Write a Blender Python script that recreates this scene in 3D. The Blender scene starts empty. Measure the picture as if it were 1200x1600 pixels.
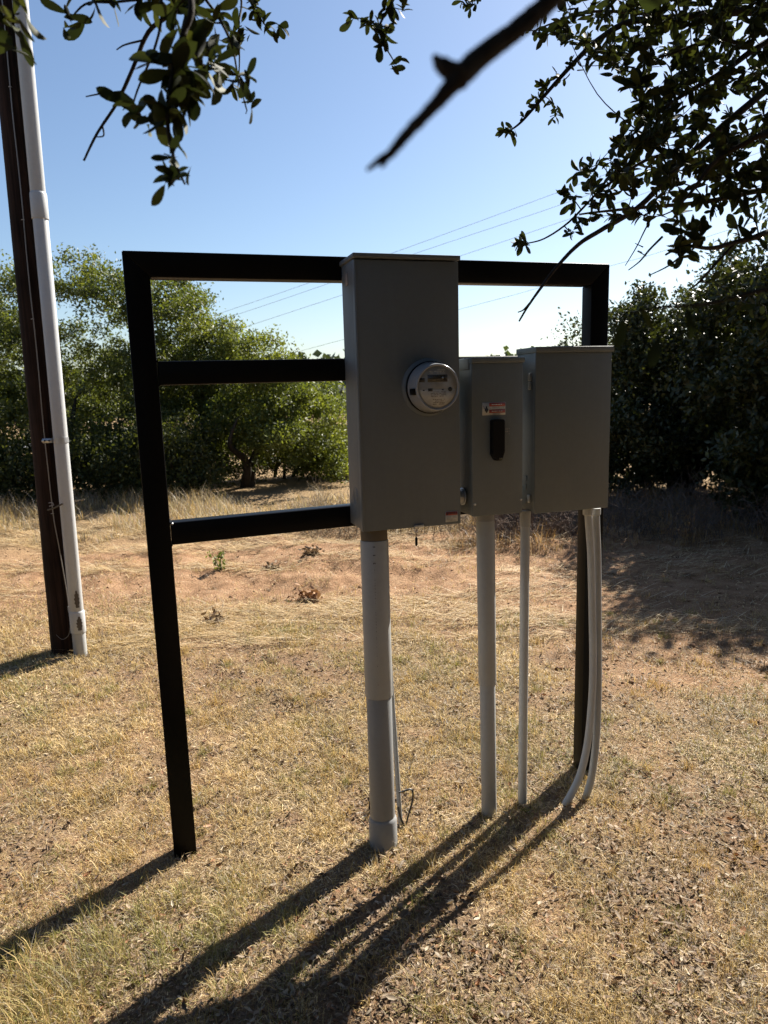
import bpy, bmesh, math, random
import numpy as np
from mathutils import Matrix, Vector, Quaternion

rng = np.random.default_rng(7)
random.seed(7)
S = bpy.context.scene
COL = S.collection

# ------------------------------------------------------------------ camera
CAM = np.array([0.0697, -2.3668, 1.5955])
YAW, PITCH, ROLL = math.radians(17.195), math.radians(9.874), math.radians(-1.6256)
FPX = 1109.7                      # focal length in pixels of a 1200 x 1600 frame
FW = np.array([math.sin(YAW) * math.cos(PITCH), math.cos(YAW) * math.cos(PITCH), -math.sin(PITCH)])
_r = np.array([math.cos(YAW), -math.sin(YAW), 0.0])
_u = np.cross(_r, FW)
RT = _r * math.cos(ROLL) + _u * math.sin(ROLL)
UP = -_r * math.sin(ROLL) + _u * math.cos(ROLL)
cd = bpy.data.cameras.new('camera')
cam = bpy.data.objects.new('camera', cd)
COL.objects.link(cam)
m = Matrix.Identity(4)
for i in range(3):
    m[i][0], m[i][1], m[i][2], m[i][3] = RT[i], UP[i], -FW[i], CAM[i]
cam.matrix_world = m
cd.sensor_fit = 'VERTICAL'
cd.sensor_height = 36.0
cd.lens = FPX / 1600 * 36.0
cd.clip_start = 0.02
cd.clip_end = 3000
cd.dof.use_dof = True
cd.dof.focus_distance = 2.6
cd.dof.aperture_fstop = 5.6
S.camera = cam

# ------------------------------------------------------------------ light
SUN_EL = math.radians(39.0)
SUN_H = np.array([0.853, 0.522])
SUN_H /= np.linalg.norm(SUN_H)
SUN_DIR = np.array([SUN_H[0] * math.cos(SUN_EL), SUN_H[1] * math.cos(SUN_EL), math.sin(SUN_EL)])
w = bpy.data.worlds.new('World')
S.world = w
w.use_nodes = True
nt = w.node_tree
nt.nodes.clear()
sky = nt.nodes.new('ShaderNodeTexSky')
sky.sky_type = 'NISHITA'
sky.sun_disc = False
sky.sun_elevation = SUN_EL
sky.sun_rotation = math.atan2(SUN_H[0], SUN_H[1])
sky.altitude = 0
sky.air_density = 1.0
sky.dust_density = 0.75
sky.ozone_density = 3.2
bg = nt.nodes.new('ShaderNodeBackground')
bg.inputs['Strength'].default_value = 0.05
wo = nt.nodes.new('ShaderNodeOutputWorld')
nt.links.new(sky.outputs[0], bg.inputs[0])
nt.links.new(bg.outputs[0], wo.inputs[0])
sl = bpy.data.lights.new('sun', 'SUN')
sl.energy = 5.0
sl.angle = math.radians(0.53)
sl.color = (1.0, 0.94, 0.84)
so = bpy.data.objects.new('sun', sl)
COL.objects.link(so)
so.rotation_euler = Vector(SUN_DIR.tolist()).to_track_quat('Z', 'Y').to_euler()
so.location = (20, 12, 20)
S.view_settings.view_transform = 'Standard'
S.view_settings.look = 'None'
S.view_settings.exposure = 1.55
S.view_settings.gamma = 1.0
S.render.engine = 'CYCLES'
S.cycles.max_bounces = 8
S.cycles.transparent_max_bounces = 8
S.cycles.use_denoising = True

# ------------------------------------------------------------------ geometry helpers
def at(u, v, d):                       # the point seen at a pixel of the photo, d metres ahead
    return CAM + d * (FW + RT * (u - 600) / FPX - UP * (v - 800) / FPX)
def on_plane(u, v, y):
    d = FW + RT * (u - 600) / FPX - UP * (v - 800) / FPX
    return CAM + d * ((y - CAM[1]) / d[1])
def on_ground(u, v, z=0.0):
    d = FW + RT * (u - 600) / FPX - UP * (v - 800) / FPX
    return CAM + d * ((z - CAM[2]) / d[2])
FH = np.array([math.sin(YAW), math.cos(YAW)])
RH = np.array([math.cos(YAW), -math.sin(YAW)])
def gpos(u, depth):                    # ground position under a picture column at a distance
    p = CAM[:2] + depth * (FH + RH * (u - 600) / FPX * 1.0)
    return p
def proj(P):
    v = np.asarray(P) - CAM
    z = v @ FW
    return 600 + FPX * (v @ RT) / z, 800 - FPX * (v @ UP) / z, z

_tab = np.random.default_rng(3).random((256, 256))
def vnoise(x, y):
    xi, yi = np.floor(x).astype(int), np.floor(y).astype(int)
    fx, fy = x - xi, y - yi
    fx = fx * fx * (3 - 2 * fx); fy = fy * fy * (3 - 2 * fy)
    a = _tab[xi % 256, yi % 256]; b = _tab[(xi + 1) % 256, yi % 256]
    c = _tab[xi % 256, (yi + 1) % 256]; d = _tab[(xi + 1) % 256, (yi + 1) % 256]
    return (a * (1 - fx) + b * fx) * (1 - fy) + (c * (1 - fx) + d * fx) * fy
def fbm(x, y, f=1.0, o=4):
    s, a, t = 0.0, 0.5, 0.0
    for k in range(o):
        s = s + a * vnoise(x * f + 17.3 * k + 90, y * f - 9.1 * k + 90)
        t += a; a *= 0.5; f *= 2.03
    return s / t
def sstep(a, b, x):
    t = np.clip((x - a) / (b - a), 0, 1)
    return t * t * (3 - 2 * t)
def dl(x, y):                          # distance ahead of and sideways from the camera
    return (x - CAM[0]) * FH[0] + (y - CAM[1]) * FH[1], (x - CAM[0]) * RH[0] + (y - CAM[1]) * RH[1]
def ground_h(x, y):
    x = np.asarray(x, float); y = np.asarray(y, float)
    D, L = dl(x, y)
    r = np.hypot(x - CAM[0], y - CAM[1])
    h = 0.030 * (fbm(x, y, 0.9, 3) - 0.5) + 0.030 * (fbm(x, y, 5.0, 3) - 0.5)
    bank = sstep(4.9, 6.2, D) * (1 - sstep(9.5, 12, D))
    h = h + bank * (0.18 * (fbm(x, y, 1.6, 4) - 0.42) + 0.09 * (fbm(x, y, 6.0, 3) - 0.5))
    h = h - 0.02 * sstep(0.45, 0.0, np.hypot((x - 1.55), (y + 0.02)))
    near = np.exp(-((x - 0.7) ** 2 / 1.2 + (y + 0.05) ** 2 / 0.08))
    h = h * (1 - 0.75 * near)
    far = sstep(14, 60, r)
    return h * (1 - far) + far * (-0.8 + 1.2 * (fbm(x, y, 0.01, 3) - 0.5)) * sstep(20, 120, r)

def fast_mesh(name, V, starts, loops, totals, col=None, smooth=False):
    me = bpy.data.meshes.new(name)
    V = np.ascontiguousarray(V, dtype=np.float32)
    me.vertices.add(len(V))
    me.vertices.foreach_set('co', V.ravel())
    me.loops.add(len(loops))
    me.loops.foreach_set('vertex_index', np.ascontiguousarray(loops, dtype=np.int32))
    me.polygons.add(len(starts))
    me.polygons.foreach_set('loop_start', np.ascontiguousarray(starts, dtype=np.int32))
    me.polygons.foreach_set('loop_total', np.ascontiguousarray(totals, dtype=np.int32))
    if smooth:
        me.polygons.foreach_set('use_smooth', np.ones(len(starts), dtype=bool))
    me.update(calc_edges=True)
    if col is not None:
        a = me.attributes.new('Col', 'FLOAT_COLOR', 'POINT')
        c = np.ones((len(V), 4), np.float32); c[:, :3] = col
        a.data.foreach_set('color', c.ravel())
    return me
def mesh_from(name, V, F, col=None, smooth=False):
    """V (n,3); F (m,k) with one k for all faces"""
    F = np.asarray(F, dtype=np.int32)
    k = F.shape[1]
    return fast_mesh(name, V, np.arange(len(F)) * k, F.ravel(), np.full(len(F), k), col, smooth)
def mesh_mixed(name, V, faces, col=None, smooth=False):
    tot = np.array([len(f) for f in faces]); st = np.concatenate([[0], np.cumsum(tot)[:-1]])
    return fast_mesh(name, V, st, np.concatenate([np.asarray(f) for f in faces]), tot, col, smooth)

def link(name, me, mat=None, parent=None):
    o = bpy.data.objects.new(name, me)
    COL.objects.link(o)
    if mat is not None and me is not None and not me.materials:
        me.materials.append(mat)
    if parent is not None:
        attach(o, parent)
    return o
def attach(o, parent):
    o.parent = parent
    q = parent
    t = Vector((0, 0, 0))
    while q is not None:
        if q.type == 'EMPTY':
            t = Vector(q.location); break
        q = q.parent
    o.matrix_parent_inverse = Matrix.Translation(-t) if parent.type == 'EMPTY' else Matrix.Identity(4)
def tag(o, label, cat, group=None, kind=None):
    o['label'] = label; o['category'] = cat
    if group: o['group'] = group
    if kind: o['kind'] = kind
    return o
def thing(name, label, cat, loc, group=None):
    o = bpy.data.objects.new(name, None)
    COL.objects.link(o)
    o.location = [float(c) for c in loc]
    o.empty_display_size = 0.1
    return tag(o, label, cat, group)
def setting(o, kind='structure'):
    o['kind'] = kind
    return o

class MB:
    """gathers shapes into one mesh, all in world coordinates"""
    def __init__(s):
        s.V = []; s.F = []; s.n = 0
    def add(s, V, F):
        s.V.append(np.asarray(V, float)); s.F += [[i + s.n for i in f] for f in F]; s.n += len(V)
        return s
    def box(s, x0, x1, y0, y1, z0, z1, bev=0.0):
        bm = bmesh.new()
        bmesh.ops.create_cube(bm, size=1.0)
        for v in bm.verts:
            v.co = ((x0 + x1) / 2 + v.co.x * (x1 - x0), (y0 + y1) / 2 + v.co.y * (y1 - y0), (z0 + z1) / 2 + v.co.z * (z1 - z0))
        if bev > 0:
            bmesh.ops.bevel(bm, geom=list(bm.edges), offset=bev, segments=2, affect='EDGES', profile=0.5)
        bm.verts.index_update()
        s.add([tuple(v.co) for v in bm.verts], [[v.index for v in f.verts] for f in bm.faces])
        bm.free()
        return s
    def tube(s, pts, rad, seg=12, cap=True, jitter=0.0):
        pts = np.asarray(pts, float); n = len(pts)
        rad = np.full(n, rad, float) if np.isscalar(rad) else np.asarray(rad, float)
        T = np.gradient(pts, axis=0) if n > 2 else np.repeat([pts[1] - pts[0]], 2, 0)
        T /= np.linalg.norm(T, axis=1)[:, None] + 1e-12
        ref = np.array([0.31, 0.92, 0.22]) if abs(T[0][2]) > 0.7 else np.array([0.1, 0.05, 1.0])
        N = np.cross(T[0], ref); N /= np.linalg.norm(N)
        a = np.arange(seg) / seg * 2 * math.pi
        V = []
        for i in range(n):
            N = N - T[i] * (N @ T[i]); N /= np.linalg.norm(N) + 1e-12
            B = np.cross(T[i], N)
            rr = rad[i] * (1 + (jitter * (rng.random(seg) - 0.5) if jitter else 0))
            V.append(pts[i] + np.outer(np.cos(a) * rr, N) + np.outer(np.sin(a) * rr, B))
        F = [[i * seg + j, i * seg + (j + 1) % seg, (i + 1) * seg + (j + 1) % seg, (i + 1) * seg + j] for i in range(n - 1) for j in range(seg)]
        if cap:
            F += [list(range(seg))[::-1], [(n - 1) * seg + j for j in range(seg)]]
        return s.add(np.concatenate(V), F)
    def lathe(s, c, axis, prof, seg=40, caps=True):
        """prof: (distance along axis, radius)"""
        axis = np.asarray(axis, float) / np.linalg.norm(axis)
        ref = np.array([0, 0, 1.0]) if abs(axis[2]) < 0.9 else np.array([1.0, 0, 0])
        N = np.cross(axis, ref); N /= np.linalg.norm(N); B = np.cross(axis, N)
        a = np.arange(seg) / seg * 2 * math.pi
        V = [np.asarray(c) + axis * h + np.outer(np.cos(a) * r, N) + np.outer(np.sin(a) * r, B) for h, r in prof]
        n = len(prof)
        F = [[i * seg + j, i * seg + (j + 1) % seg, (i + 1) * seg + (j + 1) % seg, (i + 1) * seg + j] for i in range(n - 1) for j in range(seg)]
        if caps:
            F += [list(range(seg))[::-1], [(n - 1) * seg + j for j in range(seg)]]
        return s.add(np.concatenate(V), F)
    def prism(s, poly, axis_from, axis_to):
        """poly: list of 3-D points; extruded by the vector axis_to-axis_from"""
        P = np.asarray(poly, float); d = np.asarray(axis_to, float) - np.asarray(axis_from, float); n = len(P)
        F = [list(range(n))[::-1], [n + i for i in range(n)]] + [[i, (i + 1) % n, n + (i + 1) % n, n + i] for i in range(n)]
        return s.add(np.concatenate([P, P + d]), F)
    def build(s, name, mat, parent=None, smooth=False, angle=None):
        me = mesh_mixed(name, np.concatenate(s.V), s.F)
        bm = bmesh.new(); bm.from_mesh(me); bmesh.ops.recalc_face_normals(bm, faces=list(bm.faces)); bm.to_mesh(me); bm.free()
        if smooth:
            me.polygons.foreach_set('use_smooth', np.ones(len(me.polygons), dtype=bool))
            me.set_sharp_from_angle(angle=math.radians(angle or 40))
        return link(name, me, mat, parent)

# ------------------------------------------------------------------ materials
def nmat(name):
    m_ = bpy.data.materials.new(name); m_.use_nodes = True
    t = m_.node_tree; t.nodes.clear()
    out = t.nodes.new('ShaderNodeOutputMaterial')
    p = t.nodes.new('ShaderNodeBsdfPrincipled')
    t.links.new(p.outputs[0], out.inputs[0])
    return m_, t, p, out
def N(t, kind, **kw):
    n = t.nodes.new(kind)
    for k, v in kw.items():
        if k in n.inputs: n.inputs[k].default_value = v
        else: setattr(n, k, v)
    return n
def ramp(t, fac, stops, interp='LINEAR'):
    r = t.nodes.new('ShaderNodeValToRGB'); r.color_ramp.interpolation = interp
    e = r.color_ramp.elements
    while len(e) < len(stops): e.new(0.5)
    for el, (p, c) in zip(e, stops):
        el.position = p; el.color = (*c, 1) if len(c) == 3 else c
    t.links.new(fac, r.inputs[0])
    return r
def mix(t, a, b, fac, blend='MIX'):
    n = t.nodes.new('ShaderNodeMix'); n.data_type = 'RGBA'; n.blend_type = blend
    for s_, v in ((n.inputs[0], fac), (n.inputs[6], a), (n.inputs[7], b)):
        if hasattr(v, 'is_output'): t.links.new(v, s_)
        else: s_.default_value = v if not isinstance(v, tuple) else (*v, 1)
    return n.outputs[2]
def noise(t, scale, detail=4, rough=0.55, vec=None, dist=0.0):
    n = N(t, 'ShaderNodeTexNoise', Scale=scale, Detail=detail, Roughness=rough, Distortion=dist)
    if vec is not None: t.links.new(vec, n.inputs['Vector'])
    return n
def bump(t, p, h, strength=0.3, dist=0.01):
    b = N(t, 'ShaderNodeBump', Strength=strength, Distance=dist)
    t.links.new(h, b.inputs['Height']); t.links.new(b.outputs[0], p.inputs['Normal'])
def geo_pos(t):
    return t.nodes.new('ShaderNodeNewGeometry').outputs['Position']

def painted(name, base, rough, dirt=(0.2, 0.17, 0.13), amount=0.25, spec=0.5, bumps=0.02, metallic=0.0, streak=0.0):
    m_, t, p, _ = nmat(name)
    pos = geo_pos(t)
    n1 = noise(t, 3.0, 5, 0.6, pos); n2 = noise(t, 55.0, 3, 0.6, pos)
    f = ramp(t, n1.outputs[0], [(0.42, (0, 0, 0)), (0.75, (1, 1, 1))])
    mul = N(t, 'ShaderNodeMath', operation='MULTIPLY'); t.links.new(f.outputs[0], mul.inputs[0]); mul.inputs[1].default_value = amount
    c1 = mix(t, base, dirt, mul.outputs[0])
    f2 = ramp(t, n2.outputs[0], [(0.35, (0.97,) * 3), (0.65, (1.02,) * 3)])
    c2 = mix(t, c1, f2.outputs[0], 1.0, 'MULTIPLY')
    if streak:
        mp = N(t, 'ShaderNodeMapping'); mp.inputs['Scale'].default_value = (1, 1, 0.06); t.links.new(pos, mp.inputs[0])
        ns = noise(t, 38.0, 4, 0.6, mp.outputs[0])
        c2 = mix(t, c2, tuple(min(1, b_ * 1.45 + .02) for b_ in base), ramp(t, ns.outputs[0], [(0.52, (0, 0, 0)), (0.78, (streak,) * 3)]).outputs[0])
        sc = noise(t, 210.0, 2, 0.5, pos)
        c2 = mix(t, c2, tuple(b_ * .45 for b_ in base), ramp(t, sc.outputs[0], [(0.72, (0, 0, 0)), (0.76, (.3,) * 3)]).outputs[0])
    t.links.new(c2, p.inputs['Base Color'])
    rr = ramp(t, n1.outputs[0], [(0.3, (rough * 0.85,) * 3), (0.7, (min(1, rough * 1.25),) * 3)])
    t.links.new(rr.outputs[0], p.inputs['Roughness'])
    p.inputs['Specular IOR Level'].default_value = spec
    p.inputs['Metallic'].default_value = metallic
    if bumps: bump(t, p, n2.outputs[0], bumps * 10, 0.002)
    return m_
def plain(name, base, rough=0.6, metallic=0.0, spec=0.5):
    m_, t, p, _ = nmat(name)
    n2 = noise(t, 40.0, 3, 0.6, geo_pos(t))
    f2 = ramp(t, n2.outputs[0], [(0.3, (0.85,) * 3), (0.7, (1.1,) * 3)])
    t.links.new(mix(t, base, f2.outputs[0], 1.0, 'MULTIPLY'), p.inputs['Base Color'])
    p.inputs['Roughness'].default_value = rough; p.inputs['Metallic'].default_value = metallic
    p.inputs['Specular IOR Level'].default_value = spec
    return m_
def foliage(name, rough=0.45, trans=0.35, attr=True, stops=None, tint=(1.25, 1.35, 0.6), spec=0.4):
    m_, t, p, out = nmat(name)
    if attr:
        a = t.nodes.new('ShaderNodeAttribute'); a.attribute_name = 'Col'; c = a.outputs['Color']
    else:
        oi = t.nodes.new('ShaderNodeObjectInfo'); c = ramp(t, oi.outputs['Random'], stops).outputs[0]
    t.links.new(c, p.inputs['Base Color'])
    p.inputs['Roughness'].default_value = rough
    p.inputs['Specular IOR Level'].default_value = spec
    tr = t.nodes.new('ShaderNodeBsdfTranslucent')
    t.links.new(mix(t, c, tint, 1.0, 'MULTIPLY'), tr.inputs[0])
    ms = t.nodes.new('ShaderNodeMixShader'); ms.inputs[0].default_value = trans
    t.links.new(p.outputs[0], ms.inputs[1]); t.links.new(tr.outputs[0], ms.inputs[2])
    t.links.new(ms.outputs[0], out.inputs[0])
    return m_
def wood(name, a, b, sx=8.0, sz=0.6, rough=0.8, strength=0.6):
    m_, t, p, _ = nmat(name)
    mp = N(t, 'ShaderNodeMapping'); mp.inputs['Scale'].default_value = (sx, sx, sz)
    t.links.new(geo_pos(t), mp.inputs[0])
    n1 = noise(t, 4.0, 6, 0.65, mp.outputs[0], 0.4); n2 = noise(t, 2.0, 3, 0.5, geo_pos(t))
    c = ramp(t, n1.outputs[0], [(0.3, a), (0.7, b)])
    c2 = mix(t, c.outputs[0], tuple(x * 0.55 for x in a), ramp(t, n2.outputs[0], [(0.45, (0, 0, 0)), (0.7, (0.8,) * 3)]).outputs[0])
    t.links.new(c2, p.inputs['Base Color']); p.inputs['Roughness'].default_value = rough; p.inputs['Specular IOR Level'].default_value = 0.12
    bump(t, p, n1.outputs[0], strength, 0.006)
    return m_

M = {}
M['black'] = painted('black_paint', (0.004, 0.004, 0.0045), 0.36, (0.010, 0.008, 0.006), 0.3, 0.1, 0.01)
M['grey'] = painted('grey_enamel', (0.119, 0.134, 0.144), 0.5, (0.113, 0.120, 0.123), 0.5, 0.5, 0.006, 0.0, 0.12)
M['grey_warm'] = painted('weathered_grey_enamel', (0.138, 0.152, 0.151), 0.5, (0.129, 0.136, 0.131), 0.5, 0.5, 0.006, 0.0, 0.12)
M['pvc'] = painted('grey_plastic_pipe', (0.37, 0.378, 0.376), 0.42, (0.33, 0.27, 0.2), 0.35, 0.45, 0.006)
M['pvc_light'] = painted('pale_plastic_pipe', (0.44, 0.448, 0.443), 0.42, (0.30, 0.25, 0.19), 0.3, 0.45, 0.006)
M['pvc_dark'] = painted('mid_grey_plastic_pipe', (0.26, 0.27, 0.278), 0.40, (0.30, 0.24, 0.18), 0.35, 0.45, 0.006)
M['pvc_white'] = painted('white_plastic_pipe', (0.46, 0.47, 0.475), 0.38, (0.36, 0.33, 0.29), 0.25, 0.45, 0.006)
M['pvc_tan'] = painted('stained_plastic_fitting', (0.13, 0.105, 0.072), 0.6, (0.10, 0.08, 0.055), 0.4, 0.3, 0.006)
M['galv'] = painted('galvanised_steel', (0.55, 0.56, 0.57), 0.38, (0.3, 0.28, 0.25), 0.3, 0.5, 0.02, 0.85)
M['black_plastic'] = plain('black_plastic', (0.003, 0.003, 0.004), 0.45, 0.0, 0.2)
M['rubber'] = plain('black_cable_sheath', (0.02, 0.02, 0.022), 0.5)
M['meter_body'] = painted('grey_meter_plastic', (0.27, 0.28, 0.30), 0.2, (0.22, 0.21, 0.20), 0.2, 0.5, 0.0)
M['meter_face'] = plain('meter_face', (0.25, 0.245, 0.23), 0.5)
M['meter_plate'] = plain('meter_name_plate', (0.43, 0.415, 0.38), 0.5)
M['lcd'] = plain('lcd_glass', (0.05, 0.042, 0.030), 0.2)
M['ink'] = plain('black_ink', (0.02, 0.02, 0.02), 0.6)
M['label_white'] = plain('label_white', (0.48, 0.46, 0.42), 0.5)
M['label_red'] = plain('label_red', (0.30, 0.045, 0.03), 0.5)
M['sticker'] = plain('faded_sticker', (0.22, 0.20, 0.20), 0.6)
M['pole'] = wood('creosoted_wood', (0.008, 0.005, 0.0038), (0.048, 0.027, 0.019), 12, 0.45, 0.85, 1.0)
M['bark'] = wood('oak_bark', (0.020, 0.016, 0.014), (0.065, 0.054, 0.044), 14, 4, 0.9, 0.8)
M['trunk'] = wood('tree_bark', (0.03, 0.025, 0.02), (0.09, 0.072, 0.055), 10, 2, 0.9, 0.8)
M['bare_wire'] = painted('bare_wire', (0.32, 0.30, 0.28), 0.5, (0.2, 0.15, 0.1), 0.3, 0.5, 0.0, 0.5)
M['stain'] = plain('mud_stain', (0.10, 0.08, 0.06), 0.9)
M['oak_leaf'] = foliage('oak_leaf', 0.6, 0.18, False, [(0.0, (0.015, 0.019, 0.010)), (0.5, (0.024, 0.030, 0.014)), (0.85, (0.040, 0.047, 0.017)), (1.0, (0.075, 0.078, 0.022))], spec=0.08)
M['oak_leaves'] = foliage('oak_leaves', 0.6, 0.18, True, spec=0.08)
M['crown'] = foliage('crown_leaves', 0.5, 0.42, True, tint=(1.35, 1.3, 0.45))
M['dark_crown'] = foliage('dark_crown_leaves', 0.45, 0.25, True, tint=(1.3, 1.3, 0.5))
M['grass'] = foliage('grass_blades', 0.55, 0.30, True, tint=(1.1, 1.05, 0.8), spec=0.3)
M['litter'] = foliage('dry_leaves', 0.7, 0.12, True, tint=(1.1, 0.9, 0.6), spec=0.2)
M['dry_leaf'] = foliage('dry_leaf', 0.65, 0.12, False, [(0.0, (0.10, 0.07, 0.045)), (0.4, (0.24, 0.18, 0.12)), (0.75, (0.42, 0.36, 0.27)), (1.0, (0.30, 0.13, 0.06))], tint=(1.1, 0.9, 0.6), spec=0.25)
M['clod'] = plain('soil_clod', (0.21, 0.125, 0.075), 0.95, spec=0.1)
M['wire'] = plain('overhead_wire', (0.22, 0.22, 0.23), 0.5, 0.3)

def ground_material():
    m_, t, p, _ = nmat('dry_ground')
    pos = geo_pos(t)
    n_big = noise(t, 0.9, 5, 0.6, pos); n_mid = noise(t, 6.0, 6, 0.65, pos); n_fine = noise(t, 60.0, 5, 0.7, pos); n_grit = noise(t, 240.0, 3, 0.7, pos)
    soil = ramp(t, n_mid.outputs[0], [(0.25, (0.15, 0.078, 0.040)), (0.5, (0.32, 0.185, 0.105)), (0.75, (0.45, 0.295, 0.18))])
    thatch = ramp(t, n_fine.outputs[0], [(0.3, (0.10, 0.07, 0.04)), (0.5, (0.27, 0.19, 0.10)), (0.72, (0.44, 0.33, 0.18))])
    a = t.nodes.new('ShaderNodeAttribute'); a.attribute_name = 'Col'
    sep = t.nodes.new('ShaderNodeSeparateColor'); t.links.new(a.outputs['Color'], sep.inputs[0])
    c = mix(t, soil.outputs[0], thatch.outputs[0], sep.outputs['Red'])
    g = ramp(t, n_grit.outputs[0], [(0.3, (0.62,) * 3), (0.7, (1.2,) * 3)])
    c = mix(t, c, g.outputs[0], 1.0, 'MULTIPLY')
    litter = ramp(t, n_fine.outputs[0], [(0.30, (0.07, 0.048, 0.032)), (0.6, (0.21, 0.150, 0.095))])
    c = mix(t, c, litter.outputs[0], sep.outputs['Green'])
    t.links.new(c, p.inputs['Base Color'])
    p.inputs['Roughness'].default_value = 0.95
    p.inputs['Specular IOR Level'].default_value = 0.1
    ad = N(t, 'ShaderNodeMath', operation='ADD'); t.links.new(n_fine.outputs[0], ad.inputs[0]); t.links.new(n_mid.outputs[0], ad.inputs[1])
    bump(t, p, ad.outputs[0], 0.9, 0.03)
    return m_
M['ground'] = ground_material()
M['road'] = plain('asphalt', (0.14, 0.14, 0.145), 0.85)

# ------------------------------------------------------------------ ground
def cover(x, y):
    """lawn 0..1 (short dry grass), litter 0..1 (leaf litter) at a place"""
    D, L = dl(x, y)
    wob = 0.9 * (fbm(x, y, 1.1, 3) - 0.5)
    lawn = 1 - sstep(4.4, 5.6, D + wob)
    right_dirt = sstep(0.55, 1.3, L + 0.5 * wob - 0.10 * (D - 3)) * sstep(2.9, 3.6, D + wob)
    lawn = lawn * (1 - 0.85 * right_dirt)
    patch = fbm(x, y, 2.6, 4)
    fine = fbm(x, y, 9.0, 3)
    lawn = lawn * (0.42 + 0.58 * sstep(0.38, 0.56, patch + 0.25 * (fine - 0.5)))
    a = on_ground(500, 1530); b = on_ground(690, 1260); c = on_ground(860, 1230)
    lit = sstep(0.80, 0.2, np.hypot(x - a[0], y - a[1])) * 1.0 + sstep(0.5, 0.1, np.hypot(x - b[0], y - b[1])) * 0.6 + sstep(0.45, 0.1, np.hypot(x - c[0], y - c[1])) * 0.6
    lit = lit + sstep(0.2, 0.9, L) * (1 - sstep(2.2, 3.0, D)) * 0.65
    lit = np.clip(lit * (0.35 + 1.2 * sstep(0.40, 0.62, fbm(x + 5, y + 3, 3.3, 4))), 0, 1)
    lit = np.maximum(lit, 0.55 * (1 - sstep(3.2, 4.6, D)) * sstep(0.55, 0.68, fbm(x + 31, y + 11, 4.0, 3)))
    pit = sstep(0.57, 0.66, fbm(x + 61, y + 23, 6.5, 3)) * (0.35 + 0.65 * sstep(0.45, 0.6, fbm(x - 13, y + 5, 1.2, 2)))
    lawn = lawn * (1 - 0.85 * pit)
    lit = np.maximum(lit, 0.75 * pit * (1 - sstep(4.0, 5.5, D)))
    return lawn, lit
ang = np.concatenate([np.arange(-44, 44, 0.3), np.arange(44, 316, 4.0)])
ang = np.radians(ang) 
rad = np.concatenate([np.geomspace(0.3, 12, 220), np.geomspace(12, 1500, 46)[1:]])
A, Rr = np.meshgrid(ang, rad)
gx = CAM[0] + Rr * (np.cos(A) * FH[0] + np.sin(A) * RH[0]); gy = CAM[1] + Rr * (np.cos(A) * FH[1] + np.sin(A) * RH[1])
gz = ground_h(gx, gy)
na, nr = len(ang), len(rad)
V = np.stack([gx.ravel(), gy.ravel(), gz.ravel()], 1)
V = np.concatenate([V, [[CAM[0], CAM[1], float(ground_h(CAM[0], CAM[1]))]]])
ii, jj = np.meshgrid(np.arange(nr - 1), np.arange(na), indexing='ij')
q = np.stack([ii * na + jj, ii * na + (jj + 1) % na, (ii + 1) * na + (jj + 1) % na, (ii + 1) * na + jj], -1).reshape(-1, 4)[:, ::-1]
fan = np.stack([np.full(na, len(V) - 1), (np.arange(na) + 1) % na, np.arange(na)], 1)[:, ::-1]
loops = np.concatenate([q.ravel(), fan.ravel()])
tot = np.concatenate([np.full(len(q), 4), np.full(len(fan), 3)]); st = np.concatenate([[0], np.cumsum(tot)[:-1]])
lw, lt = cover(V[:, 0], V[:, 1])
Dg, Lg = dl(V[:, 0], V[:, 1])
farstraw = sstep(7.0, 9.0, np.hypot(Dg, Lg))
gc = np.stack([np.clip(np.maximum(lw * 0.8 + 0.1, farstraw * 0.8), 0, 1), np.clip(lt * 0.7, 0, 1), np.zeros(len(V))], 1)
me = fast_mesh('ground', V, st, loops, tot, gc, True)
setting(link('ground', me, M['ground']))

# a strip of road far behind the trees
c0, c1 = gpos(-200, 24), gpos(1100, 30)
d_ = (c1 - c0) / np.linalg.norm(c1 - c0); n_ = np.array([-d_[1], d_[0]])
pts = []
for s_ in np.linspace(0, 1, 40):
    c = c0 + (c1 - c0) * s_ * 1.6 - d_ * 12
    for k in (-2.6, 2.6):
        pp = c + n_ * k; pts.append((pp[0], pp[1], float(ground_h(pp[0], pp[1])) + 0.06))
setting(link('road', mesh_from('road', np.array(pts), [[2 * i, 2 * i + 1, 2 * i + 3, 2 * i + 2] for i in range(39)]), M['road']))

# ------------------------------------------------------------------ equipment rack
T = 0.0762
H, W = 2.026, 1.7053
TD = 0.064
rack = thing('equipment_rack', 'black painted square tube steel frame carrying the grey electrical boxes', 'rack', (W / 2, 0, 0))
def sqtube(x0, x1, y0, y1, z0, z1, name='rail'):
    return MB().box(x0, x1, y0, y1, z0, z1, 0.005).build(name, M['black'], rack, True, 50)
# mitred corners: posts and top rail meet on a diagonal
def mitred(poly_xz, name):
    bm = bmesh.new()
    vs = [bm.verts.new((x, 0, z)) for x, z in poly_xz]
    f = bm.faces.new(vs)
    r = bmesh.ops.extrude_face_region(bm, geom=[f])
    for v in [g for g in r['geom'] if isinstance(g, bmesh.types.BMVert)]: v.co.y = TD
    bmesh.ops.recalc_face_normals(bm, faces=list(bm.faces))
    bmesh.ops.bevel(bm, geom=list(bm.edges), offset=0.0035, segments=2, affect='EDGES', profile=0.5)
    me_ = bpy.data.meshes.new(name); bm.to_mesh(me_); bm.free()
    me_.polygons.foreach_set('use_smooth', np.ones(len(me_.polygons), dtype=bool)); me_.set_sharp_from_angle(angle=math.radians(50))
    return link(name, me_, M['black'], rack)
g_ = 0.0006
BX_REF = 0.68                       # the lower rail is welded slightly out of level
mitred([(0, -0.3), (T, -0.3), (T, H - T - g_), (0, H - g_)], 'post')
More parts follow.
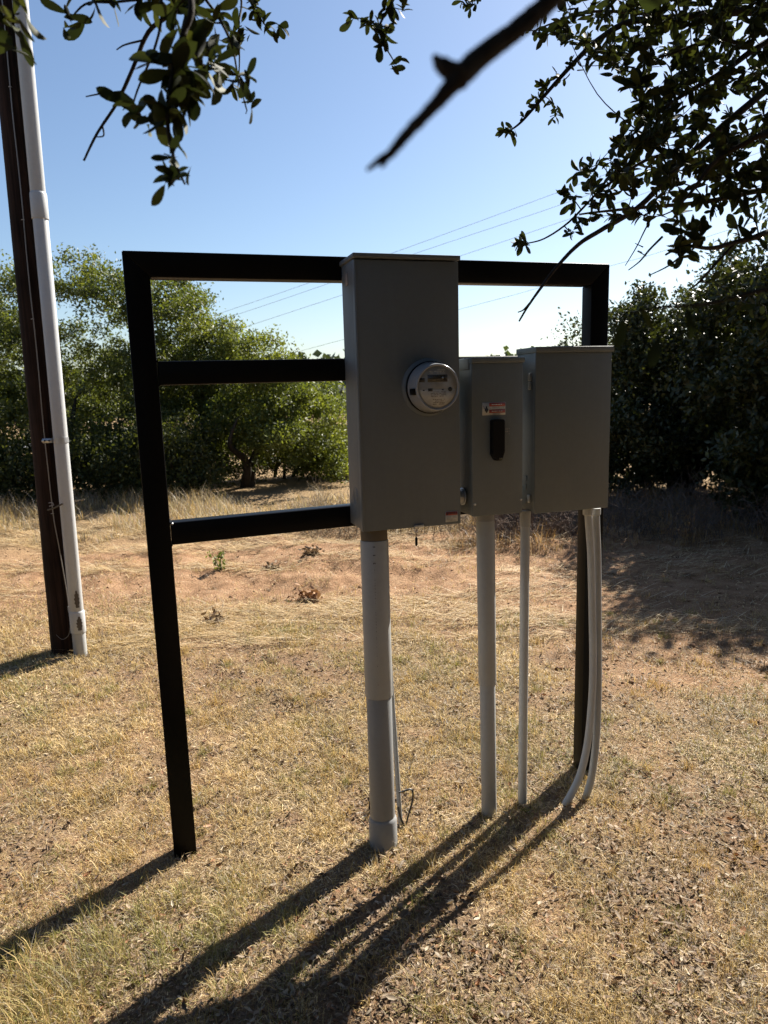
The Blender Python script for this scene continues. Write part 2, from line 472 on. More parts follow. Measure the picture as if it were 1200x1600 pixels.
mitred([(W - T, -0.3), (W, -0.3), (W, H - g_), (W - T, H - T - g_)], 'post')
mitred([(g_, H), (T + g_, H - T), (W - T - g_, H - T), (W - g_, H)], 'rail')
sqtube(T + 0.0005, W - T - 0.0005, 0.002, TD - 0.002, 1.6245, 1.6985)
lo_ = sqtube(T + 0.0005, W - T - 0.0005, 0.002, TD - 0.002, 1.120, 1.1935)
for v in lo_.data.vertices: v.co.z += -0.009 + 0.011 * (v.co.x - T) / (BX_REF - T)
for z in (1.6245, 1.6985, 1.112, 1.185):                        # weld beads at the rail ends
    for x in (T, W - T):
        MB().tube([(x, -0.0005, z), (x, TD * 0.5, z), (x, TD, z)], 0.0035, 6).build('weld_bead', M['black'], rack, True)
MB().lathe((T + 0.006, -0.002, 1.182), (0, -1, 0), [(0, 0.004), (0.002, 0.003), (0.0025, 0.0005)], 10).build('weld_spatter', M['galv'], rack, True)

# ------------------------------------------------------------------ meter enclosure (tall box)
BX0, BX1, BZ0, BZ1, BD = 0.6782, 1.0243, 1.1361, 2.006, 0.1637
enc = thing('meter_enclosure', 'tall grey metal enclosure with the round meter on its front', 'electrical box', ((BX0 + BX1) / 2, -BD / 2, BZ0))
MB().box(BX0, BX1, -BD + 0.022, -0.001, BZ0, BZ1 - 0.012, 0.003).build('body', M['grey'], enc, True)
cover_ = MB().box(BX0 - 0.002, BX1 + 0.002, -BD, -BD + 0.0235, BZ0 - 0.004, BZ1 - 0.016, 0.004).build('front_cover', M['grey'], enc, True)
MB().box(BX0 + 0.0015, BX0 + 0.006, -BD - 0.0012, -BD + 0.01, BZ0, BZ1 - 0.02, 0.001).build('cover_edge', M['grey'], cover_, True)
MB().box(BX0 - 0.006, BX1 + 0.006, -BD - 0.008, 0.0, BZ1 - 0.0125, BZ1 + 0.002, 0.003).build('rain_cap', M['grey'], enc, True)
ko = on_plane(555, 776, -0.10)
ring = MB()
for r_ in (0.030, 0.024, 0.017):
    th = np.linspace(0, 2 * math.pi, 33)
    ring.tube([(BX0 + 0.0004, -0.085 + r_ * math.cos(a_), BZ0 + 0.105 + r_ * math.sin(a_)) for a_ in th], 0.0012, 6, False)
ring.build('knockout', M['grey'], enc, True)
MB().box(BX0 - 0.0022, BX0 - 0.0002, -0.085, -0.055, BZ1 - 0.082, BZ1 - 0.045, 0.0004).build('sticker', M['sticker'], enc)
lx1 = on_plane(715, 806, -BD)[0]; lx0 = on_plane(696, 806, -BD)[0]; lz1 = on_plane(706, 799, -BD)[2]; lz0 = on_plane(706, 815, -BD)[2]
def flat(name, x0, x1, z0, z1, y, mat, parent, th=0.0006):
    return MB().box(x0, x1, y - th, y, z0, z1).build(name, mat, parent)
wl_ = flat('warning_label', lx0, lx1, lz0, lz1, -BD - 0.0002, M['label_white'], enc)
hb = lz1 - (lz1 - lz0) * 0.36
flat('red_band', lx0 + 0.001, lx1 - 0.001, hb, lz1 - 0.001, -BD - 0.0009, M['label_red'], wl_)
def text(name, s_, x, z, y, size, mat, parent, align='CENTER'):
    cu = bpy.data.curves.new(name, 'FONT'); cu.body = s_; cu.size = size; cu.align_x = align; cu.align_y = 'CENTER'; cu.extrude = 0.0001
    cu.materials.append(mat)
    tmp = bpy.data.objects.new(name, cu); COL.objects.link(tmp)
    me_t = bpy.data.meshes.new_from_object(tmp.evaluated_get(bpy.context.evaluated_depsgraph_get()))
    bpy.data.objects.remove(tmp)
    me_t.materials.clear(); me_t.materials.append(mat)
    o = bpy.data.objects.new(name, me_t); COL.objects.link(o); o['kind'] = 'stuff'
    o.location = (x, y, z); o.rotation_euler = (math.pi / 2, 0, 0)
    attach(o, parent)
    return o
text('lettering', 'WARNING', (lx0 + lx1) / 2 + 0.003, (hb + lz1 - 0.001) / 2, -BD - 0.0017, 0.0085, M['ink'], wl_)
MB().prism([(lx0 + 0.003, -BD - 0.0016, hb + 0.002), (lx0 + 0.009, -BD - 0.0016, hb + 0.002), (lx0 + 0.006, -BD - 0.0016, lz1 - 0.003)], (0, 0, 0), (0, -0.0003, 0)).build('warning_triangle', M['ink'], wl_)
def print_rows(name, x0, x1, z0, z1, rows, y, mat, parent, seed=0, fill=0.8):
    r = random.Random(seed); b = MB()
    rh = (z1 - z0) / rows
    for k in range(rows):
        x = x0; zc = z1 - (k + 0.5) * rh
        while x < x1:
            wd = r.uniform(0.5, 2.0) * rh * 0.9
            if r.random() < fill: b.box(x, min(x1, x + wd), y - 0.0002, y, zc - rh * 0.22, zc + rh * 0.22)
            x += wd + rh * 0.3
    return b.build(name, mat, parent)
print_rows('small_print', lx0 + 0.004, lx1 - 0.004, lz0 + 0.002, hb - 0.002, 4, -BD - 0.0009, plain('grey_print', (0.33, 0.31, 0.28), 0.6), wl_, 3)
hp = on_plane(652, 822, -BD)
hx = hp[0]
latch = MB().box(hx - 0.012, hx + 0.022, -BD - 0.007, -BD + 0.012, BZ0 - 0.004, BZ0 + 0.006, 0.002).build('latch', M['galv'], enc, True)
th = np.linspace(0, 2 * math.pi, 17)
seal = thing('seal_tag', 'small dark wire seal hanging from the latch under the tall enclosure', 'seal', (hx - 0.006, -BD, BZ0 - 0.06))
MB().tube([(hx - 0.006 + 0.006 * math.cos(a_), -BD - 0.004, BZ0 - 0.011 + 0.0085 * math.sin(a_)) for a_ in th], 0.0012, 6, False).build('ring', M['galv'], seal, True)
MB().tube([(hx - 0.006, -BD - 0.004, BZ0 - 0.019), (hx - 0.0065, -BD - 0.004, BZ0 - 0.028), (hx - 0.006, -BD - 0.004, BZ0 - 0.037)], 0.001, 6).build('wire_loop', M['rubber'], seal, True)
MB().lathe((hx - 0.006, -BD - 0.004, BZ0 - 0.036), (0, 0, -1), [(0, 0.003), (0.003, 0.0045), (0.026, 0.0045), (0.029, 0.003)], 12).build('seal_body', M['black_plastic'], seal, True)

# ------------------------------------------------------------------ electric meter
mc = on_plane(669.5, 605.5, -BD)
MX, MZ = float(mc[0]), float(mc[2])
MR = 0.0805
met = thing('electric_meter', 'round grey electric meter with a digital display plugged into the tall box', 'electric meter', (MX, -BD, MZ - MR))
MB().lathe((MX, -BD, MZ), (0, -1, 0), [(-0.001, MR + 0.013), (0.004, MR + 0.012), (0.010, MR + 0.006), (0.014, MR + 0.0035), (0.015, MR + 0.002)], 64).build('socket_ring', M['grey'], met, True)
MB().lathe((MX, -BD, MZ), (0, -1, 0), [(0.0145, MR + 0.004), (0.022, MR + 0.004), (0.0235, MR + 0.002)], 64).build('gasket', M['black_plastic'], met, True)
MB().lathe((MX, -BD, MZ), (0, -1, 0), [(0.021, MR), (0.026, MR + 0.0008), (0.052, MR - 0.0035), (0.078, MR - 0.0065), (0.0815, MR - 0.008)], 72).build('meter_cover', M['meter_body'], met, True, 30)
FY = -BD - 0.0812
rim = MB()
FR = 0.0692
th = np.linspace(0, 2 * math.pi, 73)
rim.lathe((MX, FY, MZ), (0, -1, 0), [(-0.004, FR + 0.0045), (0.002, FR + 0.0042), (0.0042, FR + 0.002), (0.0038, FR - 0.0015), (0.0005, FR - 0.003)], 72, False)
rim.build('face_rim', M['meter_body'], met, True, 60)
face = MB().lathe((MX, FY, MZ), (0, -1, 0), [(-0.003, FR - 0.0012), (0.0007, FR - 0.0022)], 72).build('face_plate', M['meter_face'], met)
def disc_cut(z_top, r, y, n=48):        # lower circular segment
    pts_ = []
    a0 = math.asin(z_top / r)
    for a_ in np.linspace(math.pi - a0, 2 * math.pi + a0, n): pts_.append((MX + r * math.cos(a_), y, MZ + r * math.sin(a_)))
    return pts_
MB().prism(disc_cut(-0.007, 0.061, FY - 0.0007), (0, 0, 0), (0, -0.0005, 0)).build('name_plate', M['meter_plate'], face)
yF = FY - 0.0008
flat('display', MX - 0.034, MX + 0.033, MZ + 0.017, MZ + 0.039, yF, M['lcd'], face)
dsp = MB()
seg_w = 0.0075
for k in range(5):                       # faint dark segments on the display
    x = MX - 0.006 + k * 0.0075
    for (a0_, a1_, b0_, b1_) in ((0, .005, .0135, .0148), (0, .005, .0066, .0078), (0, .005, 0, .0012), (0, .001, 0, .0148), (.004, .005, 0, .0148)):
        if (k * 7 + int(a1_ * 1000) + int(b1_ * 1000)) % 4: dsp.box(x + a0_, x + a1_, yF - 0.0010, yF - 0.0006, MZ + 0.0205 + b0_, MZ + 0.0205 + b1_)
dsp.build('display_segments', M['ink'], face)
print_rows('printed_rows', MX - 0.028, MX + 0.026, MZ + 0.042, MZ + 0.057, 3, yF, M['meter_plate'], face, 5, 0.7)
print_rows('printed_rows', MX - 0.024, MX + 0.028, MZ - 0.030, MZ - 0.012, 4, yF - 0.0005, plain('meter_print', (0.18, 0.16, 0.13), 0.6), face, 6)
print_rows('printed_rows', MX - 0.018, MX + 0.022, MZ - 0.055, MZ - 0.036, 4, yF - 0.0005, plain('meter_print', (0.18, 0.16, 0.13), 0.6), face, 7)
for (x0_, x1_, z0_, z1_) in ((-.062, -.044, .017, .030), (-.033, -.018, -.012, -.003), (-.051, -.045, -.0105, -.0065), (.013, .020, -.0095, -.0055)):
    flat('port', MX + x0_, MX + x1_, MZ + z0_, MZ + z1_, yF, M['ink'], face)
MB().lathe((MX + 0.042, yF, MZ - 0.007), (0, -1, 0), [(0, 0.0075), (0.001, 0.0065)], 20).build('port', M['ink'], face)
MB().box(MX - 0.080 - 0.004, MX - 0.070, -BD - 0.078, -BD - 0.052, MZ - 0.022, MZ - 0.002, 0.001).build('side_port', M['black_plastic'], met)

# ------------------------------------------------------------------ disconnect switch box
QX0, QX1, QZ0, QZ1, QD = 1.0663, 1.2618, 1.1525, 1.6851, 0.170
dis = thing('disconnect_switch', 'narrow grey safety switch box with a black handle', 'electrical box', ((QX0 + QX1) / 2, -QD / 2, QZ0))
MB().box(QX0 + 0.001, QX1 - 0.003, -QD + 0.012, -0.001, QZ0 + 0.002, QZ1 - 0.012, 0.003).build('body', M['grey_warm'], dis, True)
MB().box(QX0, QX1 - 0.004, -QD, -QD + 0.013, QZ0, QZ1 - 0.016, 0.004).build('front_cover', M['grey_warm'], dis, True)
MB().box(QX0 - 0.001, QX1, -QD - 0.004, -0.0005, QZ1 - 0.0165, QZ1 + 0.002, 0.003).build('rain_cap', M['grey_warm'], dis, True)
MB().box(QX0 - 0.0025, QX0 + 0.004, -QD + 0.02, -0.002, QZ1 - 0.036, QZ1 - 0.0005, 0.0015).build('side_flange', M['grey_warm'], dis, True)
hx0, hx1 = on_plane(763.5, 685, -QD)[0], on_plane(785.5, 685, -QD)[0]
hz1, hz0 = on_plane(774, 655, -QD)[2], on_plane(774, 719, -QD)[2]
hc = (hx0 + hx1) / 2; hw = (hx1 - hx0) / 2 * 0.9
poly = [(hc - hw * .85, hz1), (hc + hw * .85, hz1), (hc + hw, hz1 - .006), (hc + hw, hz0 + .030), (hc + hw * .55, hz0), (hc - hw * .45, hz0), (hc - hw, hz0 + .022), (hc - hw, hz1 - .006)]
bm = bmesh.new()
f_ = bm.faces.new([bm.verts.new((x, -QD - 0.001, z)) for x, z in poly])
r = bmesh.ops.extrude_face_region(bm, geom=[f_])
for v in [g for g in r['geom'] if isinstance(g, bmesh.types.BMVert)]: v.co.y = -QD - 0.026
bmesh.ops.recalc_face_normals(bm, faces=list(bm.faces))
bmesh.ops.bevel(bm, geom=list(bm.edges), offset=0.004, segments=2, affect='EDGES', profile=0.5)
me_ = bpy.data.meshes.new('handle'); bm.to_mesh(me_); bm.free()
hnd = link('handle', me_, M['black_plastic'], dis)
flat('handle_mark', hc + hw * .0, hc + hw * .5, hz0 + .004, hz0 + .010, -QD - 0.0262, plain('olive_mark', (0.10, 0.09, 0.05), 0.6), hnd)
MB().lathe((hc, -QD, (hz0 + hz1) / 2 + 0.02), (0, -1, 0), [(-0.001, 0.016), (0.0015, 0.016)], 24).build('handle_boss', M['black_plastic'], dis)
ax0, ax1 = on_plane(753.5, 640, -QD)[0], on_plane(789.5, 638, -QD)[0]
az1, az0 = on_plane(771, 628.5, -QD)[2], on_plane(771, 648.5, -QD)[2]
dl_ = flat('danger_label', ax0, ax1, az0, az1, -QD - 0.0002, M['label_white'], dis)
aw, ah = ax1 - ax0, az1 - az0
flat('red_band', ax0 + aw * .29, ax1 - .001, az1 - ah * .32, az1 - .0015, -QD - 0.0009, M['label_red'], dl_)
flat('red_band', ax0 + aw * .29, ax1 - .001, az0 + ah * .16, az0 + ah * .44, -QD - 0.0009, M['label_red'], dl_)
print_rows('band_lettering', ax0 + aw * .40, ax1 - aw * .14, az1 - ah * .26, az1 - ah * .10, 1, -QD - 0.0016, M['label_white'], dl_, 11, 1.0)
print_rows('band_lettering', ax0 + aw * .40, ax1 - aw * .14, az0 + ah * .22, az0 + ah * .38, 1, -QD - 0.0016, M['label_white'], dl_, 12, 1.0)
print_rows('small_print', ax0 + aw * .31, ax1 - aw * .04, az0 + ah * .48, az1 - ah * .36, 2, -QD - 0.0009, plain('grey_print', (0.25, 0.22, 0.2), 0.6), dl_, 13)
print_rows('small_print', ax0 + aw * .31, ax1 - aw * .2, az0 + ah * .02, az0 + ah * .13, 1, -QD - 0.0009, plain('grey_print', (0.25, 0.22, 0.2), 0.6), dl_, 14)
hz = MB().lathe((ax0 + aw * .18, -QD - 0.0008, az0 + ah * .42), (0, -1, 0), [(0, ah * .16), (0.0003, ah * .16)], 20)
hz.box(ax0 + aw * .15, ax0 + aw * .21, -QD - 0.0012, -QD - 0.0008, az0 + ah * .2, az0 + ah * .7)
hz.tube([(ax0 + aw * .04, -QD - .001, az0 + ah * .75), (ax0 + aw * .08, -QD - .001, az0 + ah * .62), (ax0 + aw * .06, -QD - .001, az0 + ah * .58), (ax0 + aw * .14, -QD - .001, az0 + ah * .48)], 0.0006, 6)
hz.build('hazard_pictogram', M['ink'], dl_)
for u_, v_ in ((742, 788), (814, 780)):
    s_ = on_plane(u_, v_, -QD)
    MB().lathe((s_[0], -QD, s_[2]), (0, -1, 0), [(-0.001, 0.0045), (0.002, 0.004), (0.003, 0.002)], 12).build('screw', M['galv'], dis, True)
f0 = on_plane(787, 671, -QD)
print_rows('faded_print', f0[0], f0[0] + .022, f0[2] - .02, f0[2] + .006, 3, -QD - 0.0002, plain('faded_print', (0.24, 0.22, 0.2), 0.6), dis, 15)

# ------------------------------------------------------------------ breaker panel
PX0, PX1, PZ0, PZ1, PD = 1.3197, 1.6309, 1.1382, 1.7204, 0.1402
pan = thing('breaker_panel', 'wide grey breaker box with a blank front at the end of the rack', 'electrical box', ((PX0 + PX1) / 2, -PD / 2, PZ0))
MB().box(PX0 + 0.004, PX1 - 0.006, -PD + 0.014, -0.001, PZ0 + 0.004, PZ1 - 0.014, 0.003).build('body', M['grey_warm'], pan, True)
MB().box(PX0 + 0.001, PX1 - 0.004, -PD, -PD + 0.015, PZ0, PZ1 - 0.0185, 0.004).build('front_cover', M['grey_warm'], pan, True)
MB().box(PX0 - 0.001, PX1 + 0.001, -PD - 0.006, -0.0005, PZ1 - 0.019, PZ1 + 0.001, 0.003).build('rain_cap', M['grey_warm'], pan, True)
for k, z in enumerate((PZ1 - .10, PZ1 - .13, PZ0 + .05)):
    MB().box(PX0 - 0.004, PX0 + 0.005, -PD + 0.030, -PD + 0.045, z - 0.014, z + 0.014, 0.002).build('side_latch', M['galv'], pan, True)
for z in (PZ0 + .12, PZ0 + .09, PZ0 + .035):
    MB().lathe((PX0 + 0.0035, -PD * .5, z), (-1, 0, 0), [(0, 0.011), (0.0015, 0.011), (0.002, 0.009)], 20).build('knockout', M['grey_warm'], pan, True)
for x in (PX0 + .06, PX0 + .15):
    MB().lathe((x, -PD * .5, PZ1 + .0005), (0, 0, 1), [(0, 0.008), (0.004, 0.007), (0.005, 0.004)], 14).build('cap_screw', M['grey_warm'], pan, True)
MB().box(PX0 + .10, PX0 + .24, -0.09, -0.03, PZ1 + .0008, PZ1 + .006, 0.002).build('hub_plate', M['black'], pan, True)

# ------------------------------------------------------------------ conduits
nz = on_plane(723, 775.5, -0.10)
nip = thing('conduit_nipple', 'short galvanised pipe joining the tall enclosure to the switch box', 'pipe', ((BX1 + QX0) / 2, -0.1, nz[2] - 0.02))
MB().lathe((BX1 + 0.0035, -0.10, nz[2]), (1, 0, 0), [(0, 0.0235), (QX0 - BX1 - 0.006, 0.0235)], 28).build('pipe', M['galv'], nip, True)
for x, s_ in ((BX1 + 0.003, 1), (QX0 - 0.010, 1)):
    MB().lathe((x, -0.10, nz[2]), (1, 0, 0), [(0, 0.0245), (0.0005, 0.031), (0.006, 0.031), (0.0065, 0.0245)], 12).build('locknut', M['galv'], nip)

def lean(p0, p1):
    p0, p1 = np.asarray(p0, float), np.asarray(p1, float)
    return lambda z: p0 + (p1 - p0) * ((z - p0[2]) / (p1[2] - p0[2]))
def sleeve(name, f, z0, z1, r, mat, parent, bell=None, seg=40):
    ax = f(z1) - f(z0); Lh = np.linalg.norm(ax)
    prof = [(0, r * 0.985), (0.002, r), (Lh - 0.002, r), (Lh, r * 0.985)]
    if bell == 'top': prof = [(0, r * .985), (.002, r), (Lh - 0.012, r), (Lh - 0.004, r * .95), (Lh, r * .90)]
    return MB().lathe(f(z0), ax, prof, seg).build(name, mat, parent, True, 30)

# 3 inch service conduit under the tall box
f1 = lean((0.712, -0.172, 0.0), (0.7335, -0.100, 1.136))
c1 = thing('service_conduit', 'thickest grey plastic conduit rising from the ground into the tall enclosure', 'conduit', f1(0))
sleeve('fitting', f1, 1.085, 1.134, 0.0455, M['pvc_tan'], c1)
up_ = sleeve('upper_pipe', f1, 0.545, 1.090, 0.0478, M['pvc'], c1)
sleeve('lower_pipe', f1, 0.07, 0.552, 0.0440, M['pvc_dark'], c1)
sleeve('ground_coupling', f1, -0.08, 0.105, 0.0500, M['pvc_dark'], c1, 'top')
pr = MB()
rr_ = random.Random(4)
def pipe_print(b, f, z0, z1, r, phi, h):
    z = z1
    while z > z0:
        dz = rr_.uniform(.004, .011)
        if rr_.random() < .75:
            c = f(z)
            for k in range(3):
                if rr_.random() < .75:
                    a_ = phi + (k - 1) * h
                    p = c + np.array([math.sin(a_), -math.cos(a_), 0]) * (r + 0.0003)
                    tx = np.array([math.cos(a_), math.sin(a_), 0]) * h * r * .45
                    b.add([p - tx, p + tx, p + tx - (0, 0, dz * .8), p - tx - (0, 0, dz * .8)], [[0, 1, 2, 3]])
        z -= dz + .002
pipe_print(pr, f1, 1.01, 1.078, 0.0478, -0.62 + .3, 0.055)
pipe_print(pr, f1, 0.60, 1.0, 0.0478, -0.62 + .3, 0.012)
pr.build('printed_marking', plain('pipe_print', (0.09, 0.085, 0.08), 0.6), up_)['kind'] = 'stuff'

f2 = lean((1.141, -0.138, 0.0), (1.1525, -0.090, 1.15))
c2 = thing('switch_conduit', 'mid size grey conduit with a slip joint rising into the switch box', 'conduit', f2(0))
sleeve('fitting', f2, 1.105, 1.151, 0.0318, M['pvc_dark'], c2)
sleeve('upper_pipe', f2, 0.515, 1.12, 0.0328, M['pvc'], c2)
sleeve('lower_pipe', f2, -0.08, 0.520, 0.0286, M['pvc'], c2)

f3 = lean((1.286, -0.128, 0.0), (1.315, -0.085, 1.138))
c3 = thing('thin_conduit', 'thin straight pale conduit standing between the switch box and breaker box', 'conduit', f3(0))
sleeve('pipe', f3, -0.08, 1.13, 0.0168, M['pvc_light'], c3)
sleeve('coupling', f3, 1.085, 1.142, 0.0195, M['pvc'], c3)

def spline(P, n=60):
    P = np.asarray(P, float); k = len(P)
    out_ = []
    for i in range(k - 1):
        p0, p1, p2, p3 = P[max(i - 1, 0)], P[i], P[i + 1], P[min(i + 2, k - 1)]
        for t_ in np.linspace(0, 1, max(2, n // (k - 1)), endpoint=False):
            out_.append(0.5 * ((2 * p1) + (-p0 + p2) * t_ + (2 * p0 - 5 * p1 + 4 * p2 - p3) * t_ ** 2 + (-p0 + 3 * p1 - 3 * p2 + p3) * t_ ** 3))
    out_.append(P[-1])
    return np.array(out_)
def bent(px, y0, y1):
    v0, v1 = px[0][1], px[-1][1]
    return [on_plane(u, v, y0 + (y1 - y0) * ((v - v0) / (v1 - v0)) ** 1.5) for u, v in px]
for nm, lab, px, y0, y1, mt in (
    ('bent_conduit', 'pale bent conduit sweeping towards the camera at its foot, in front of the rack post', [(918.5, 795), (921, 830), (923.5, 870), (925.6, 960), (926.5, 1050), (923.5, 1110), (917.5, 1164), (907, 1209), (893, 1240), (880, 1262)], -0.085, -0.165, 'pvc_light'),
    ('bent_conduit', 'greyer bent conduit closest to the rack post, behind its paler twin', [(931, 795), (932, 830), (933.5, 870), (934.6, 990), (934.6, 1080), (931.6, 1155), (925, 1209), (916.5, 1243), (905, 1275)], -0.060, -0.170, 'pvc')):
    P = spline(bent(px, y0, y1), 70)
    t_ = thing(nm, lab, 'conduit', (P[-1][0], P[-1][1], 0), 'bent conduits under the breaker box')
    MB().tube(P, 0.0140, 20).build('pipe', M[mt], t_, True)
    MB().lathe(P[0] + (0, 0, 0.003), (0, 0, -1), [(0, 0.018), (0.006, 0.0185), (0.024, 0.0185), (0.027, 0.015)], 20).build('coupling', M['pvc_light'], t_, True)

P = [on_plane(u, v, y) for u, v, y in ((596, 860, -.055), (604, 960, -.058), (611.5, 1075, -.062), (617.5, 1160, -.07), (622, 1230, -.085), (626, 1292, -.095))]
gwt = thing('ground_wire_tube', 'slim dark grey tube running down behind the thickest conduit', 'pipe', (P[-1][0], P[-1][1], 0))
MB().tube(spline(P, 40), 0.0085, 12).build('tube', M['pvc_dark'], gwt, True)
P = [on_plane(u, v, -0.098) for u, v in ((623, 1238), (628, 1237), (634.4, 1234.8), (641, 1233.4), (645, 1237), (644.6, 1250), (641, 1264), (637, 1278), (634.6, 1290), (636, 1298))]
tag(MB().tube(spline(P, 60), 0.0035, 8).build('ground_wire', M['rubber'], None, True), 'black looped cable end beside the foot of the thickest conduit', 'cable')
P = [on_plane(u, v, -0.100) for u, v in ((622, 1262), (626, 1277), (631, 1289), (636, 1298), (638, 1306))]
tag(MB().tube(spline(P, 30), 0.004, 8).build('cable_tail', M['rubber'], None, True), 'short black cable tail going into the soil at the thickest conduit', 'cable')

# ------------------------------------------------------------------ utility pole with riser
pl0 = np.array([-0.604, 2.415, 0.0])
PLEAN = np.array([0.0115, 0.003])
def pole_at(z): return np.array([pl0[0] + PLEAN[0] * z, pl0[1] + PLEAN[1] * z, z])
up = thing('utility_pole', 'dark brown round wooden utility pole', 'utility pole', pl0)
zs = np.linspace(-0.3, 8.0, 60)
MB().tube([pole_at(z) for z in zs], 0.101 - 0.0030 * zs, 36, True, 0.03).build('shaft', M['pole'], up, True, 60)
VIEW = np.array([CAM[0] - pl0[0], CAM[1] - pl0[1]]); VIEW /= np.linalg.norm(VIEW)
VR = np.array([-VIEW[1], VIEW[0]])                # to the right as seen from the camera
def on_pole(z, side, out=0.004):
    r_ = 0.101 - 0.0030 * z + out
    c = pole_at(z)
    return np.array([c[0] + VR[0] * side * r_ + VIEW[0] * r_ * math.sqrt(max(0, 1 - side * side)), c[1] + VR[1] * side * r_ + VIEW[1] * r_ * math.sqrt(max(0, 1 - side * side)), z])
gz_ = np.concatenate([np.linspace(6.5, 1.0, 24), [0.85, 0.7, 0.55, 0.42, 0.30]])
gs_ = np.concatenate([np.linspace(-0.32, -0.18, 24) + 0.02 * np.sin(np.arange(24) * 1.7), [-0.12, 0.0, 0.10, 0.18, 0.22]])
pw = MB().tube(spline([on_pole(z, s_, 0.005) for z, s_ in zip(gz_, gs_)], 160), 0.0032, 8).build('ground_wire', M['bare_wire'], up, True)
MB().lathe(on_pole(0.31, 0.22, 0.006), (0, 0, -1), [(0, 0.004), (0.003, 0.0075), (0.04, 0.0075), (0.044, 0.004)], 12).build('wire_clamp', M['pvc_white'], up, True)
MB().tube(spline([on_pole(0.27, 0.22), on_pole(0.18, 0.20), on_pole(0.12, 0.05), on_pole(0.10, -0.3), on_pole(0.13, -0.6)], 30), 0.0014, 6).build('loose_wire', M['bare_wire'], up, True)
for z in (2.6, 2.05, 0.9, 3.3):
    c = on_pole(z, -0.18 if z < 1 else -0.25, 0.004)
    MB().tube([c + np.r_[VR * -.008, 0], c + np.r_[VIEW * .006, 0.002], c + np.r_[VR * .008, 0]], 0.0018, 6).build('staple', M['galv'], up)

rc0 = np.array([-0.520, 2.285, 0.0])
fr = lambda z: np.array([rc0[0] + 0.0118 * z, rc0[1] + 0.004 * z, z])
ris = thing('riser_conduit', 'long white plastic conduit strapped to the utility pole', 'conduit', rc0)
sleeve('lower_pipe', fr, -0.1, 0.24, 0.0400, M['pvc'], ris)
sleeve('coupling', fr, 0.145, 0.285, 0.0460, M['pvc_white'], ris, 'top')
mp_ = sleeve('middle_pipe', fr, 0.27, 2.66, 0.0410, M['pvc_white'], ris)
sleeve('coupling', fr, 2.60, 2.745, 0.0460, M['pvc_white'], ris, 'top')
sleeve('upper_pipe', fr, 2.73, 6.5, 0.0410, M['pvc_white'], ris)
def stain(z0, z1, phi, wd, r, parent):
    b = MB(); n = 14; zz = np.linspace(z0, z1, n)
    Vv = []
    for k, z in enumerate(zz):
        c = fr(z); t_ = (k / (n - 1))
        hw_ = wd * math.sin(math.pi * min(1, t_ * .85 + .12)) ** .7 * (1 + .25 * math.sin(k * 2.1))
        for s_ in (-1, -.33, .33, 1):
            a_ = phi + s_ * hw_
            dvec = VIEW * math.cos(a_) + VR * math.sin(a_)
            Vv.append((c[0] + dvec[0] * (r + .0008), c[1] + dvec[1] * (r + .0008), z))
    b.add(Vv, [[k * 4 + j, k * 4 + j + 1, k * 4 + j + 5, k * 4 + j + 4] for k in range(n - 1) for j in range(3)])
    return b.build('mud_stain', M['stain'], parent, True)
stain(0.31, 0.42, 0.15, 0.34, 0.0410, ris)
stain(0.165, 0.255, 0.2, 0.36, 0.0460, ris)
zc = 1.345
c = fr(zc)
th = np.linspace(-1.5, 1.6, 22)
st_ = MB()
Vv = []
for a_ in th:
    dvec = VIEW * math.cos(a_) + VR * math.sin(a_)
    for z in (-.016, .016):
        for rr2 in (.0415, .0440): Vv.append((c[0] + dvec[0] * rr2, c[1] + dvec[1] * rr2, zc + z))
F_ = []
for k in range(len(th) - 1):
    a_, b_ = 4 * k, 4 * k + 4
    F_ += [[a_ + 1, a_ + 3, b_ + 3, b_ + 1], [a_, b_, b_ + 2, a_ + 2], [a_, a_ + 1, b_ + 1, b_], [a_ + 2, b_ + 2, b_ + 3, a_ + 3]]
st_.add(Vv, F_)
strap = st_.build('strap', M['galv'], ris, True)
tx = np.r_[VR, 0]; ty = np.r_[VIEW, 0]
L0 = c - tx * 0.046
ear = MB().prism([L0 + ty * .012 + (0, 0, -.014), L0 - tx * .052 + ty * .012 + (0, 0, -.014), L0 - tx * .060 + ty * .012 + (0, 0, 0), L0 - tx * .052 + ty * .012 + (0, 0, .014), L0 + ty * .012 + (0, 0, .014)], (0, 0, 0), -ty * .003).build('strap_ear', M['galv'], strap)
for k in (.018, .042):
    MB().lathe(L0 - tx * k + ty * .0125, ty, [(0, .0055), (.002, .005), (.0025, .002)], 10).build('bolt_head', M['black_plastic'], strap)
b0 = fr(0.955) - ty * .05
a_l = on_plane(74, 797, fr(0.93)[1] - .055); a_r = on_plane(132, 780, fr(0.97)[1] + .055)
MB().tube([a_l, on_plane(84, 794, fr(.93)[1] - .055), on_plane(96, 788, fr(.93)[1] - .045), on_plane(106, 785.5, fr(.95)[1] + .055), a_r], 0.0055, 6).build('standoff_bar', M['pvc_tan'], ris, True)
MB().tube([on_plane(76, 786, fr(.93)[1] - .06), on_plane(82, 785, fr(.93)[1] - .065), on_plane(84, 789, fr(.93)[1] - .065), on_plane(77, 791, fr(.93)[1] - .06)], 0.003, 6).build('tie_wire', M['bare_wire'], ris, True)

